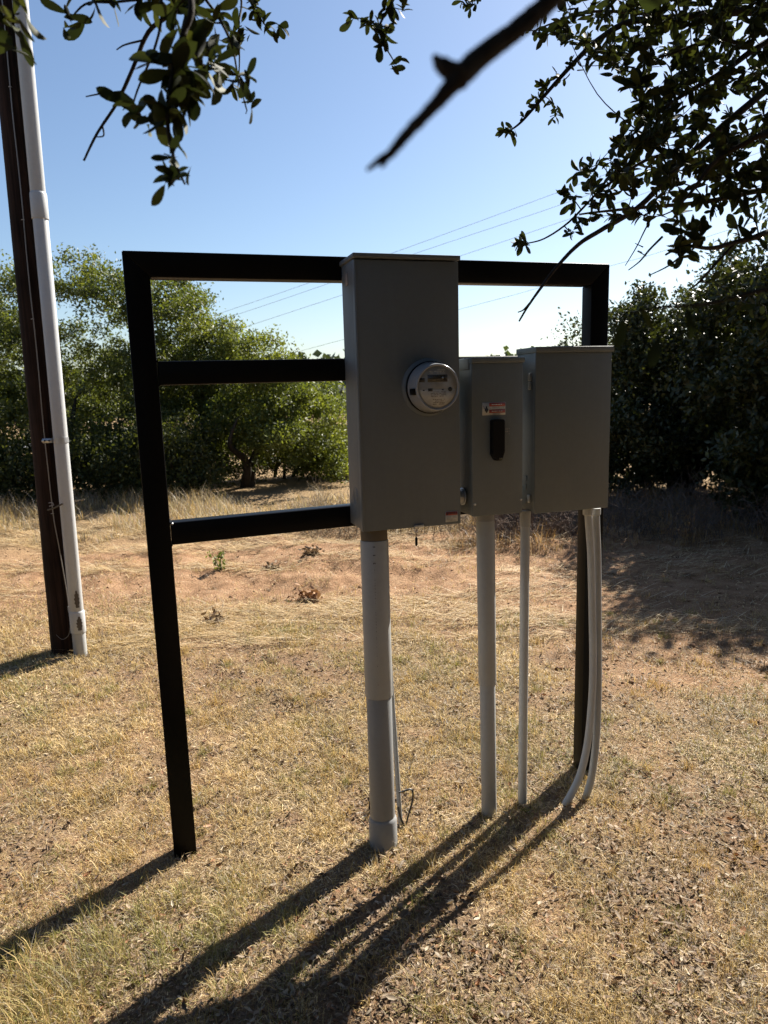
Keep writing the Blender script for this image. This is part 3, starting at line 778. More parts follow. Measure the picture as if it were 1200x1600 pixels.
# ------------------------------------------------------------------ power lines
LINES = [([(150, 552), (387, 475), (617, 394), (873, 300), (1010, 247), (1350, 105)], 'uppermost thin power line slanting across the sky'),
         ([(150, 562), (390, 485), (655, 394), (873, 321), (1010, 270), (1350, 140)], 'second power line from the top, just under the uppermost'),
         ([(150, 586), (410, 502), (719, 400), (867, 350), (996, 306), (1350, 180)], 'third power line from the top slanting across the sky'),
         ([(150, 640), (457, 552), (719, 483), (827, 454), (949, 417), (1037, 392), (1350, 290)], 'lowest power line, seen through the opening of the rack')]
for px, lab in LINES:
    P = spline([at(u, v, 62 - (u - 150) / 1200 * 17) for u, v in px], 60)
    tag(MB().tube(P, 0.013, 6).build('power_line', M['wire'], None, True), lab, 'power line', 'overhead power lines')

# ------------------------------------------------------------------ background trees
def norm(a): return a / (np.linalg.norm(a, axis=-1, keepdims=True) + 1e-12)
def leaf_kites(P, size, col, r, droop=0.2, aspect=0.5):
    """one folded kite per leaf: V (4n,3), two triangles each"""
    n = len(P)
    d = norm(r.normal(size=(n, 3)) + (0, 0, -droop)); s_ = norm(np.cross(d, r.normal(size=(n, 3)))); nn = np.cross(d, s_)
    sz = (size * (0.65 + 0.7 * r.random(n)))[:, None]
    fold = 0.12 * sz * nn
    V_ = np.stack([P, P + d * sz * .55 + s_ * sz * aspect * .5 + fold, P + d * sz, P + d * sz * .55 - s_ * sz * aspect * .5 + fold], 1).reshape(-1, 3)
    i0 = np.arange(n)[:, None] * 4
    F = np.concatenate([i0 + [0, 1, 2], i0 + [0, 2, 3]], 1).reshape(-1, 3)
    return V_, F, np.repeat(col, 4, 0)
def grow_tree(name, label, cat, base, lobes, n_clump, n_leaf, leaf, colA, colB, seed, mat, group=None, trunk_r=0.10, clump_r=0.26, shell=0.45, stems=1):
    r = np.random.default_rng(seed)
    base = np.array([base[0], base[1], float(ground_h(base[0], base[1]))])
    vol = np.array([l[1][0] * l[1][1] * l[1][2] for l in lobes]); vol = vol / vol.sum()
    C = []
    for (c, rad_), k in zip(lobes, (vol * n_clump).astype(int) + 1):
        d = norm(r.normal(size=(k, 3))); rr = (shell + (1 - shell) * r.random(k) ** 0.7)[:, None]
        bumpy = 0.80 + 0.42 * fbm(d[:, 0] * 1.5 + d[:, 2] * .7 + seed, d[:, 1] * 1.5 - d[:, 2] * .6, 1.7, 3)[:, None]
        C.append(base + np.array(c) + d * rr * bumpy * np.array(rad_))
    C = np.concatenate(C)
    C = C[C[:, 2] > base[2] + 0.12]
    root = thing(name, label, cat, base, group)
    b = MB(); nodes = [base.copy()]; rads = [trunk_r]
    mid = C.mean(0)
    for s_ in range(stems):
        off = np.r_[r.normal(size=2) * 0.12 * (stems > 1), 0]
        top = base * .3 + mid * .7 + np.r_[r.normal(size=2) * .16 * stems, 0.25]
        tr = spline([base + off - (0, 0, .2), base + off + (top - base) * .3 + np.r_[r.normal(size=2) * .07, .05], base + off + (top - base) * .65 + np.r_[r.normal(size=2) * .10, 0], top + off], 16)
        rr = np.linspace(trunk_r, trunk_r * .16, len(tr)); b.tube(tr, rr, 9, True, .12)
        nodes += [p for p in tr[4:]]; rads += list(rr[4:])
    order = np.argsort(np.linalg.norm(C - mid, axis=1))
    for k in order[::1 if len(order) < 500 else 2]:
        Na = np.array(nodes); dd = np.linalg.norm(Na - C[k], axis=1) + 0.25 * np.maximum(0, Na[:, 2] - C[k][2])
        j = int(dd.argmin()); p = Na[j]
        md = (p + C[k]) / 2 + r.normal(size=3) * .10 * dd[j] + (0, 0, .06 * dd[j])
        seg_ = spline([p, md, C[k]], 8)
        r0 = min(rads[j] * .75, .012 + .022 * dd[j]); b.tube(seg_, np.linspace(r0, max(.003, r0 * .35), len(seg_)), 5, False)
        nodes += [q_ for q_ in seg_[3:]]; rads += list(np.linspace(r0, r0 * .4, len(seg_))[3:])
    b.build('trunk', M['trunk'], root, True, 60)
    per = r.integers(0, len(C), n_leaf)
    csz = (0.6 + 0.8 * r.random(len(C)))[per][:, None]
    P = C[per] + r.normal(size=(n_leaf, 3)) * clump_r * csz * (1, 1, .75)
    ok = P[:, 2] > base[2] + 0.03
    P, per = P[ok], per[ok]
    ct = np.clip(r.random(len(C))[per] * .65 + r.random(len(P)) * .45, 0, 1)[:, None]
    col = np.array(colA) * (1 - ct) + np.array(colB) * ct
    V_, F, cc = leaf_kites(P, leaf, col, r)
    link('crown', mesh_from('crown', V_, F, cc), mat, root)
    return root
LG, LY = (0.048, 0.068, 0.022), (0.135, 0.155, 0.042)
ROW = 'trees along the edge of the clearing'
def lobes_px(u0, depth, L):              # crown lobes: picture column and row of the centre, radius
    out_ = []
    for k, (u, v, rr) in enumerate(L):
        lat = (u - u0) / FPX * depth
        dep = .55 * math.sin(k * 2.4)
        out_.append(((RH[0] * lat + FH[0] * dep, RH[1] * lat + FH[1] * dep, 1.6 + (614 - v) / FPX * depth), (rr, rr * 1.05, rr * .82)))
    return out_
grow_tree('broadleaf_tree', 'tallest leafy green tree, behind the utility pole', 'tree', gpos(95, 13.0), lobes_px(95, 13.0, [(105, 442, .66), (150, 432, .5), (60, 455, .55), (20, 480, .75), (180, 470, .75), (235, 488, .7), (-30, 520, .9), (60, 545, .95), (140, 560, .95), (225, 575, .9), (0, 630, 1.1), (110, 665, 1.1), (210, 680, 1.0), (-70, 660, 1.0), (60, 735, .8), (160, 740, .8)]), 430, 80000, .060, LG, LY, 11, M['crown'], ROW, .13, .115, .25, 2)
grow_tree('broadleaf_tree', 'green tree seen through the upper opening of the rack, beside its corner', 'tree', gpos(285, 12.6), lobes_px(285, 12.6, [(262, 462, .6), (312, 478, .45), (330, 500, .5), (280, 530, .7), (335, 565, .7), (262, 590, .8), (315, 630, .8), (262, 680, .85), (325, 705, .7)]), 240, 46000, .058, LG, LY, 12, M['crown'], ROW, .09, .11, .25, 2)
grow_tree('broadleaf_tree', 'lower yellow-green tree with a forked trunk beside the tall enclosure', 'tree', gpos(388, 12.2), lobes_px(388, 12.2, [(352, 545, .5), (385, 535, .42), (420, 572, .6), (352, 605, .7), (462, 612, .62), (405, 640, .7), (505, 640, .52), (445, 680, .65), (515, 695, .55), (350, 675, .6), (538, 650, .36), (490, 730, .5), (540, 735, .4)]), 290, 54000, .054, (0.062, 0.085, 0.024), (0.175, 0.20, 0.05), 13, M['crown'], ROW, .095, .105, .25, 2)
grow_tree('broadleaf_tree', 'green tree cut by the picture edge beyond the utility pole', 'tree', gpos(-190, 12.0), [((0, 0, 2.0), (2.0, 1.6, 1.7)), ((1.0, 0, 1.2), (1.4, 1.2, 1.2))], 200, 30000, .07, LG, LY, 14, M['crown'], ROW, .11, .22, .4)
UG, UY = (0.035, 0.046, 0.015), (0.08, 0.092, 0.026)
grow_tree('undergrowth_bush', 'dark bush at the foot of the trees, behind the utility pole', 'bush', gpos(60, 11.0), [((-.6, 0, .55), (1.9, .8, .85)), ((1.2, 0, .5), (1.4, .7, .75))], 170, 30000, .06, UG, UY, 15, M['crown'], None, .05, .18, .1, 3)
grow_tree('undergrowth_bush', 'dark bush under the trees seen through the lower opening of the rack', 'bush', gpos(285, 11.2), [((-.3, 0, .5), (1.2, .7, .75))], 110, 20000, .056, UG, UY, 17, M['crown'], None, .05, .17, .1, 3)
grow_tree('undergrowth_bush', 'leafy undergrowth at the foot of the forked tree', 'bush', gpos(450, 13.3), [((0, 0, .50), (1.5, .6, .75)), ((1.1, -.4, .4), (.9, .5, .6))], 150, 26000, .056, (0.05, 0.065, 0.02), (0.13, 0.14, 0.035), 16, M['crown'], None, .04, .16, .1, 3)
DG, DY = (0.019, 0.026, 0.010), (0.058, 0.066, 0.019)
EV = 'dark evergreens beyond the rack'
grow_tree('evergreen_tree', 'dense dark evergreen beside the breaker box, under the hanging branches', 'tree', gpos(1060, 9.8), lobes_px(1060, 9.8, [(985, 528, .5), (1035, 512, .52), (1090, 505, .58), (1150, 498, .62), (985, 605, .7), (1060, 600, .8), (1150, 600, .9), (965, 690, .7), (1050, 700, .9), (1150, 700, .9), (985, 765, .6), (1080, 770, .7), (1180, 770, .7)]), 420, 80000, .066, DG, DY, 21, M['dark_crown'], EV, .12, .105, .2, 3)
grow_tree('evergreen_tree', 'taller dark evergreen cut by the picture edge behind the hanging branches', 'tree', gpos(1285, 8.3), [((0, 0, 2.2), (1.4, 1.3, 2.0)), ((-.5, -.1, 1.4), (1.2, 1.2, 1.3)), ((-.2, -.4, .6), (1.6, .9, .75))], 330, 54000, .084, DG, DY, 22, M['dark_crown'], EV, .14, .13, .2, 3)
grow_tree('evergreen_tree', 'dark evergreen outside the view whose shadow crosses the bare dirt', 'tree', gpos(1430, 7.4), [((0, 0, 2.0), (1.4, 1.3, 1.9)), ((0, 0, 1.0), (1.4, 1.2, 1.1))], 160, 34000, .10, DG, DY, 24, M['dark_crown'], EV, .14, .2, .2, 2)
grow_tree('evergreen_tree', 'smaller dark evergreen peeking out between the rack post and breaker box', 'tree', gpos(915, 10.8), [((0, 0, 1.35), (.62, .7, 1.05)), ((0, 0, .6), (.9, .7, .7))], 120, 26000, .062, DG, DY, 23, M['dark_crown'], EV, .08, .11, .2, 2)

# a far wood beyond the road
r = np.random.default_rng(40)
Pf, cf = [], []
for k in range(105):
    u_ = r.uniform(-700, 1900); dep = r.uniform(60, 95)
    g = gpos(u_, dep); hgt = r.uniform(3.5, 6.5) * (dep / 75)
    base_z = -0.8
    n = 320
    d = norm(r.normal(size=(n, 3))); Pq = np.array([g[0], g[1], base_z + hgt * .5]) + d * (r.random(n) ** .4)[:, None] * np.array([hgt * .65, hgt * .65, hgt * .55])
    Pf.append(Pq); cf.append(np.tile(np.array([0.045, 0.06, 0.03]) * r.uniform(.7, 1.3), (n, 1)))
V_, F, cc = leaf_kites(np.concatenate(Pf), 1.1, np.concatenate(cf), r, 0.2, .8)
o = link('distant_woods', mesh_from('distant_woods', V_, F, cc), M['dark_crown'])
tag(o, 'far line of woods beyond the clearing', 'woods', None, 'stuff')

# unseen woods added behind the camera, cutting sky fill on the boxes
Pf, cf = [], []
for k in range(70):
    a_ = math.radians(r.uniform(84, 276)); dep = r.uniform(9.0, 14.0); hgt = r.uniform(2.8, 4.6)
    g = CAM[:2] + dep * (FH * math.cos(a_) + RH * math.sin(a_)); n = 420
    d = norm(r.normal(size=(n, 3))); Pf.append(np.array([g[0], g[1], hgt * .48]) + d * (r.random(n) ** .4)[:, None] * np.array([1.9, 1.9, hgt * .5]))
    cf.append(np.tile(np.array([0.04, 0.052, 0.02]) * r.uniform(.7, 1.3), (n, 1)))
Pf = np.concatenate(Pf); cf = np.concatenate(cf); k_ = Pf[:, 2] > .15
V_, F, cc = leaf_kites(Pf[k_], 0.42, cf[k_], r, 0.2, .8)
o = link('added_woods', mesh_from('added_woods', V_, F, cc), M['dark_crown'])
tag(o, 'unseen woods added behind the camera to block sky light', 'woods', None, 'stuff')

# ------------------------------------------------------------------ grass
def blades(P, h, wdt, az, lean_, col, bend=0.5):
    n = len(P)
    dirh = np.stack([np.cos(az), np.sin(az), np.zeros(n)], 1); side = np.stack([-np.sin(az), np.cos(az), np.zeros(n)], 1)
    upv = np.array([0, 0, 1.0])
    h = h[:, None]; wd = wdt[:, None]
    l1 = lean_[:, None]; l2 = np.clip(l1 + bend, 0, 1.65)
    m1 = P + (dirh * np.sin(l1) + upv * np.cos(l1)) * h * .55
    t1 = m1 + (dirh * np.sin(l2) + upv * np.cos(l2)) * h * .5
    V_ = np.stack([P - side * wd * .5, P + side * wd * .5, m1 + side * wd * .42, m1 - side * wd * .42, t1], 1).reshape(-1, 3)
    i0 = np.arange(n)[:, None] * 5
    loops_ = np.concatenate([i0 + [0, 1, 2, 3], i0 + [3, 2, 4]], 1).ravel()
    tot_ = np.tile([4, 3], n); st_2 = np.concatenate([[0], np.cumsum(tot_)[:-1]])
    return V_, st_2, loops_, tot_, np.repeat(col, 5, 0)
def palette(n, r, green, grey):
    straw = np.array([[0.55, 0.395, 0.165], [0.45, 0.315, 0.125], [0.61, 0.485, 0.26], [0.33, 0.225, 0.095]])[r.choice(4, n, p=[.4, .25, .2, .15])]
    gr = np.array([[0.27, 0.245, 0.075], [0.35, 0.30, 0.10], [0.18, 0.175, 0.05]])[r.choice(3, n)]
    gy_ = np.array([[0.30, 0.25, 0.19], [0.22, 0.18, 0.135], [0.42, 0.37, 0.29]])[r.choice(3, n)]
    u_ = r.random(n)
    c_ = np.where((u_ < green)[:, None], gr, np.where((u_ < green + grey)[:, None], gy_, straw))
    return c_ * (0.8 + 0.4 * r.random((n, 1)))
r = np.random.default_rng(51)
NB = 500000
D_ = np.exp(r.uniform(math.log(1.25), math.log(7.0), NB)); L_ = r.uniform(-1, 1, NB) * (0.62 * D_ + np.where(r.random(NB) < .22, 1.5, 0.2))
x = CAM[0] + D_ * FH[0] + L_ * RH[0]; y = CAM[1] + D_ * FH[1] + L_ * RH[1]
lw, lt = cover(x, y)
tuft = .6 * fbm(x, y, 19.0, 2) + .4 * fbm(x + 40, y, 5.0, 2)
keep = r.random(NB) < np.clip(lw * (1 - 0.66 * lt) * (0.45 + 1.1 * sstep(.38, .6, tuft)), 0.03, 1)
x, y, D_, L_, lw, lt, tuft = [a_[keep] for a_ in (x, y, D_, L_, lw, lt, tuft)]
n = len(x)
gl = on_ground(110, 1500); g2 = on_ground(300, 1440); g3 = on_ground(1080, 1240); g4 = on_ground(20, 1560)
grn = 0.06 + 0.45 * sstep(.48, .64, fbm(x + 7, y - 4, 1.3, 3)) + 0.38 * sstep(.55, .1, np.hypot(x - gl[0], y - gl[1])) + .35 * sstep(.4, .1, np.hypot(x - g2[0], y - g2[1])) + .2 * sstep(.5, .1, np.hypot(x - g3[0], y - g3[1]))
gry = 0.12 + 0.25 * lt + 0.25 * sstep(.5, 1.2, L_)
longer = sstep(.65, .1, np.hypot(x - gl[0], y - gl[1])) + .7 * sstep(.4, .1, np.hypot(x - g4[0], y - g4[1]))
h = (0.014 + 0.026 * r.random(n) ** 1.3) * (0.7 + 0.9 * sstep(.4, .7, tuft)) * (0.6 + 0.8 * r.random(n)) * (1 + 0.55 * longer) * (1 + .09 * (D_ - 2))
V_, s2, lo, to, cc = blades(np.stack([x, y, ground_h(x, y) - .003], 1), h, 0.0012 * (0.55 + .38 * D_) * (.8 + .5 * r.random(n)), r.uniform(0, 2 * math.pi, n), np.abs(r.normal(0.75, .55, n)) * (1 - .35 * np.clip(longer, 0, 1)), palette(n, r, np.clip(grn, 0, .8), gry), 0.55)
o = link('dry_lawn_grass', fast_mesh('dry_lawn_grass', V_, s2, lo, to, cc), M['grass'])
tag(o, 'short straw coloured grass covering the ground around the rack', 'grass', None, 'stuff')
print('lawn blades', n)
# matted thatch: short dead bits lying every way between the blades
n = 300000
D_ = np.exp(r.uniform(math.log(1.25), math.log(6.6), n)); L_ = r.uniform(-1, 1, n) * (0.62 * D_ + np.where(r.random(n) < .22, 1.5, 0.2))
x = CAM[0] + D_ * FH[0] + L_ * RH[0]; y = CAM[1] + D_ * FH[1] + L_ * RH[1]
lw, lt = cover(x, y)
k_ = r.random(n) < np.clip((.10 + .90 * lw) * (1 - .78 * lt), 0, 1); x, y, D_, lw, lt = x[k_], y[k_], D_[k_], lw[k_], lt[k_]; n = len(x)
ln = r.uniform(.006, .030, n) * (.7 + .16 * D_); wd = .0011 * (.5 + .36 * D_) * (.7 + .8 * r.random(n)); az = r.uniform(0, 6.283, n); tl = r.normal(0, .38, n)
pt = sstep(.30, .70, fbm(x + 3, y + 8, 2.3, 4))
tone = np.array([[.62, .48, .265], [.50, .37, .19], [.37, .28, .175], [.22, .155, .095], [.13, .09, .06], [.62, .52, .36]])[r.choice(6, n, p=[.24, .24, .19, .14, .10, .09])] * (.75 + .5 * r.random((n, 1))) * (.62 + .60 * pt[:, None])
uu = np.stack([np.cos(az) * np.cos(tl), np.sin(az) * np.cos(tl), np.sin(tl)], 1) * ln[:, None] * .5; ss_ = np.stack([-np.sin(az), np.cos(az), r.normal(0, .4, n)], 1) * wd[:, None] * .5
c_ = np.stack([x, y, ground_h(x, y) + .003 + .012 * r.random(n) ** 2], 1)
V_ = np.stack([c_ - uu - ss_, c_ + uu - ss_ * .5, c_ + uu + ss_ * .5, c_ - uu + ss_], 1).reshape(-1, 3)
o = link('thatch', mesh_from('thatch', V_, np.arange(4 * n).reshape(-1, 4), np.repeat(tone, 4, 0)), M['grass'])
tag(o, 'matted dead thatch lying between the grass blades', 'thatch', None, 'stuff')

# taller tufts standing out of the lawn
nt_ = 330
D_ = np.exp(r.uniform(math.log(1.5), math.log(4.8), nt_)); L_ = r.uniform(-1, 1, nt_) * (0.62 * D_ + .3)
ts_ = r.uniform(.012, .045, nt_); tc_ = r.random(nt_)
idx = r.integers(0, nt_, 22000); n = len(idx)
off2 = r.normal(size=(n, 2)) * ts_[idx][:, None]
x = CAM[0] + D_[idx] * FH[0] + L_[idx] * RH[0] + off2[:, 0]; y = CAM[1] + D_[idx] * FH[1] + L_[idx] * RH[1] + off2[:, 1]
cst = np.where((tc_[idx] < .45)[:, None], np.array([.30, .27, .085]), np.array([.52, .36, .14])) * (.65 + .5 * r.random((n, 1)))
fall = np.exp(-(off2 ** 2).sum(1) / (2 * (ts_[idx] * 1.2) ** 2))
V_, s2, lo, to, cc = blades(np.stack([x, y, ground_h(x, y) - .002], 1), r.uniform(.02, .055, n) * (.5 + .7 * fall), .0011 * (.55 + .38 * D_[idx]), r.uniform(0, 6.28, n), np.abs(r.normal(.45, .35, n)), cst, .55)
o = link('grass_tufts', fast_mesh('grass_tufts', V_, s2, lo, to, cc), M['grass'])
tag(o, 'taller yellow green tufts standing out of the dry lawn', 'grass tufts', None, 'stuff')
# straw lying flat over ground and dirt
n = 78000
D_ = np.where(r.random(n) < .22, np.exp(r.uniform(math.log(1.4), math.log(4.6), n)), r.uniform(4.3, 8.4, n)); L_ = r.uniform(-1, 1, n) * (0.62 * D_ + np.where(r.random(n) < .25, 1.6, 0.3))
x = CAM[0] + D_ * FH[0] + L_ * RH[0]; y = CAM[1] + D_ * FH[1] + L_ * RH[1]
band = fbm(D_ * 3.1 + .6 * L_, L_ * .8, 1.0, 4)
k_ = (r.random(n) < np.where(D_ > 4.4, sstep(.44, .64, band) * (1 - .75 * sstep(.6, 1.8, L_)), .40))
x, y, D_ = x[k_], y[k_], D_[k_]; n = len(x)
ln = np.where(D_ > 4.3, r.uniform(.05, .24, n), r.uniform(.012, .04, n))
az = np.where(D_ > 4.3, YAW * -1 + r.normal(0.22, .5, n) + math.pi * r.integers(0, 2, n), r.uniform(0, 6.28, n))
cst = np.array([[0.54, 0.41, 0.23], [0.45, 0.32, 0.155], [0.60, 0.50, 0.34], [0.33, 0.22, 0.11]])[r.choice(4, n)] * (0.7 + .4 * r.random((n, 1)))
V_, s2, lo, to, cc = blades(np.stack([x, y, ground_h(x, y) + .003 + .02 * r.random(n) ** 2], 1), ln, 0.0010 * (0.6 + .40 * D_) * np.where(D_ > 4.3, 1.6, 1), az, r.normal(1.45, .12, n), cst * np.where(D_ > 4.3, 1.12, 1)[:, None], 0.06)
o = link('scattered_straw', fast_mesh('scattered_straw', V_, s2, lo, to, cc), M['grass'])
tag(o, 'pale dry straw lying flat over the reddish soil', 'straw', None, 'stuff')
# low withered tufts and crumpled weeds dotted over the bare soil
nt_ = 420
D_ = r.uniform(3.6, 8.0, nt_); L_ = r.uniform(-1, 1, nt_) * (0.62 * D_ + .4)
lw, lt = cover(CAM[0] + D_ * FH[0] + L_ * RH[0], CAM[1] + D_ * FH[1] + L_ * RH[1])
k_ = r.random(nt_) < 1.05 - lw; D_, L_ = D_[k_], L_[k_]; nt_ = len(D_)
ts_ = r.uniform(.02, .075, nt_); tc_ = r.random(nt_)
idx = r.integers(0, nt_, 20000); n = len(idx)
off2 = r.normal(size=(n, 2)) * ts_[idx][:, None]
x = CAM[0] + D_[idx] * FH[0] + L_[idx] * RH[0] + off2[:, 0]; y = CAM[1] + D_[idx] * FH[1] + L_[idx] * RH[1] + off2[:, 1]
cst = np.where((tc_[idx] < .45)[:, None], np.array([.24, .165, .10]), np.array([.46, .33, .15])) * (.6 + .6 * r.random((n, 1)))
V_, s2, lo, to, cc = blades(np.stack([x, y, ground_h(x, y) - .002], 1), r.uniform(.02, .08, n) * (.6 + 6 * ts_[idx]), r.uniform(.002, .0045, n), r.uniform(0, 6.28, n), np.abs(r.normal(.8, .5, n)), cst, .6)
o = link('withered_tufts', fast_mesh('withered_tufts', V_, s2, lo, to, cc), M['grass'])
tag(o, 'low withered tufts dotted over the bare reddish soil', 'dry tufts', None, 'stuff')

# tall dry grass at the edge of the clearing
n = 66000
u_ = r.uniform(-420, 1500, n)
dep = np.where(u_ < 620, r.uniform(7.7, 10.3, n), r.uniform(6.7, 10.0, n))
dep = dep + .5 * (fbm(u_ * .02, u_ * 0, 1.0, 3) - .5)
x = CAM[0] + dep * (FH[0] + RH[0] * (u_ - 600) / FPX); y = CAM[1] + dep * (FH[1] + RH[1] * (u_ - 600) / FPX)
cl = fbm(x, y, 2.4, 3)
k_ = r.random(n) < np.clip(sstep(.36, .60, cl), .06, 1)
x, y, u_, cl, dep = x[k_], y[k_], u_[k_], cl[k_], dep[k_]; n = len(x)
h = (0.07 + .22 * r.random(n) ** 1.6) * (.45 + 1.0 * sstep(.4, .65, cl)) * np.where(u_ > 700, 1.15, 1.0) * (.6 + .4 * sstep(7.2, 8.6, dep))
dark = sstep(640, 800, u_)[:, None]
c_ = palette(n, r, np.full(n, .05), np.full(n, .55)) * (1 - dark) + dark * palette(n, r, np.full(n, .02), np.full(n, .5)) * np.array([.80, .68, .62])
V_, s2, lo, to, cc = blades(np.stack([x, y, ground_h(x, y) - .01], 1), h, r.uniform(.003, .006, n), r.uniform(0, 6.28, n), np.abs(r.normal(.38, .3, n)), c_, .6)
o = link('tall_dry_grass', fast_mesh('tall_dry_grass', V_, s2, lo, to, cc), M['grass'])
tag(o, 'tall pale dry grass and brown brush at the foot of the trees', 'grass', None, 'stuff')

# brown twiggy brush in the shade of the evergreens, and beside the tall box
def brush(label, u0, u1, d0, d1, n_st, hgt, colour, seed):
    r_ = np.random.default_rng(seed)
    uc = (u0 + u1) / 2; c_ = gpos(uc, (d0 + d1) / 2)
    root = thing('dry_brush', label, 'brush', (c_[0], c_[1], 0), 'dry brush at the edge of the clearing')
    b = MB()
    for k in range(n_st):
        g = gpos(r_.uniform(u0, u1), r_.uniform(d0, d1)); p = np.array([g[0], g[1], float(ground_h(g[0], g[1])) - .01])
        pts_ = [p]; d = norm(np.array([r_.normal() * .5, r_.normal() * .5, 1.0]))
        L = hgt * r_.uniform(.4, 1.1)
        for s_ in range(4):
            d = norm(d + r_.normal(size=3) * .25 + (0, 0, -.12 * s_)); pts_.append(pts_[-1] + d * L / 4)
        b.tube(pts_, np.linspace(.004, .0012, 5), 3, False)
        for s_ in range(3):
            q0 = pts_[r_.integers(1, 4)]; dd = norm(r_.normal(size=3) + (0, 0, .4)); b.tube([q0, q0 + dd * L * .18, q0 + dd * L * .33 + (0, 0, -.02)], [.0025, .0018, .001], 3, False)
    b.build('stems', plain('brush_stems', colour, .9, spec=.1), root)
    return root
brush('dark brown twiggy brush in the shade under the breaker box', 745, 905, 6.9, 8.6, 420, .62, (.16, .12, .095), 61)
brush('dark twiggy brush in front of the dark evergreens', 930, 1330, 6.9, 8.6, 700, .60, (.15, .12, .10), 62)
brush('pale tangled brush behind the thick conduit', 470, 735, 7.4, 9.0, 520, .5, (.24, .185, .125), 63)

# ------------------------------------------------------------------ leaf litter, clods, small plants
def litter_leaf(P, size, az, tilt, curl, col):
    n = len(P)
    u1 = np.stack([np.cos(az) * np.cos(tilt), np.sin(az) * np.cos(tilt), np.sin(tilt)], 1); s1 = np.stack([-np.sin(az), np.cos(az), np.zeros(n)], 1); nn = np.cross(u1, s1)
    sz = size[:, None]; cu = curl[:, None] * sz
    V_ = np.stack([P - u1 * sz * .5 + nn * cu * .6, P - u1 * sz * .12 + s1 * sz * .18 + nn * cu * .8, P - u1 * sz * .1, P - u1 * sz * .12 - s1 * sz * .18 + nn * cu * .8,
                   P + u1 * sz * .25 + s1 * sz * .16 + nn * cu, P + u1 * sz * .22, P + u1 * sz * .25 - s1 * sz * .16 + nn * cu, P + u1 * sz * .52 + nn * cu * .7], 1).reshape(-1, 3)
    i0 = np.arange(n)[:, None] * 8
    F = np.concatenate([i0 + f for f in ([0, 2, 1], [0, 3, 2], [1, 2, 5], [1, 5, 4], [2, 3, 6], [2, 6, 5], [4, 5, 7], [5, 6, 7])], 1).reshape(-1, 3)
    return V_, F, np.repeat(col, 8, 0)
n = 40000
D_ = np.exp(r.uniform(math.log(1.3), math.log(5.5), n)); L_ = r.uniform(-1, 1, n) * (0.62 * D_ + 0.4)
x = CAM[0] + D_ * FH[0] + L_ * RH[0]; y = CAM[1] + D_ * FH[1] + L_ * RH[1]
lw, lt = cover(x, y)
k_ = r.random(n) < np.clip(lt * .85 + .05, 0, 1)
x, y, D_ = x[k_], y[k_], D_[k_]; n = len(x)
c_ = np.array([[.15, .10, .065], [.23, .165, .11], [.28, .215, .15], [.36, .30, .22], [.22, .115, .06], [.10, .07, .05]])[r.choice(6, n, p=[.24, .30, .20, .05, .11, .10])] * (.75 + .5 * r.random((n, 1)))
V_, F, cc = litter_leaf(np.stack([x, y, ground_h(x, y) + .004 + .010 * r.random(n)], 1), r.uniform(.008, .028, n) * (1 + .12 * (D_ - 2)), r.uniform(0, 6.28, n), r.normal(0, .3, n), r.normal(.12, .16, n), c_)
o = link('leaf_litter', mesh_from('leaf_litter', V_, F, cc), M['litter'])
tag(o, 'grey brown leaf litter between the grass in the foreground', 'leaf litter', None, 'stuff')
print('litter', n)
lmesh = []
for k in range(4):
    V_, F, cc = litter_leaf(np.zeros((1, 3)), np.ones(1), np.zeros(1), np.zeros(1), np.array([[.08, .18, .28, -.12][k]]), np.ones((1, 3)))
    V_[:, 1] *= (1.0, .85, 1.15, .95)[k]
    me = mesh_from('fallen_leaf', V_, F); me.materials.append(M['dry_leaf']); lmesh.append(me)
spots = [(1043, 1452, .060), (861, 1378, .040), (631, 1440, .05), (628, 1357, .04), (1160, 1463, .04), (1085, 1395, .03)]
rr = random.Random(9)
while len(spots) < 46:
    u_, v_ = rr.uniform(20, 1190), rr.uniform(1280, 1595)
    spots.append((u_, v_, rr.uniform(.022, .040)))
for k, (u_, v_, sz) in enumerate(spots):
    g = on_ground(u_, v_); z = float(ground_h(g[0], g[1]))
    o = bpy.data.objects.new('fallen_leaf', lmesh[k % 4]); COL.objects.link(o)
    o.location = (g[0], g[1], z + .016); o.scale = (sz,) * 3
    o.rotation_euler = (rr.uniform(-.5, .5), rr.uniform(-.4, .4), rr.uniform(0, 6.28))
    if k == 0: tag(o, 'largest pale curled dry leaf on the grass, near the picture corner', 'leaf')
    else: tag(o, 'dry curled fallen leaf lying on the foreground lawn', 'leaf', 'fallen leaves on the foreground lawn')

def clod_mesh(seed, sub=2):
    bm = bmesh.new(); bmesh.ops.create_icosphere(bm, subdivisions=sub, radius=1.0)
    r_ = random.Random(seed); o1, o2 = r_.uniform(0, 50), r_.uniform(0, 50)
    for v in bm.verts:
        k = 0.65 + 0.7 * float(fbm(np.array([v.co.x * 1.3 + o1 + v.co.z]), np.array([v.co.y * 1.3 + o2 - v.co.z * .7]), 1.0, 3)[0])
        v.co *= k; v.co.z *= .7
    me_ = bpy.data.meshes.new('soil_clod'); bm.to_mesh(me_); bm.free(); me_.materials.append(M['clod'])
    return me_
cm = [clod_mesh(k) for k in range(2)] + [clod_mesh(k, 1) for k in range(2, 7)]
base_v = [np.array([v.co[:] for v in m_.vertices]) for m_ in cm[2:]]; base_f = [np.array([p.vertices[:] for p in m_.polygons]) for m_ in cm[2:]]
VV, FF, off = [], [], 0
n = 1100
D_ = r.uniform(3.0, 8.2, n); L_ = r.uniform(-1, 1, n) * (0.6 * D_ + .4)
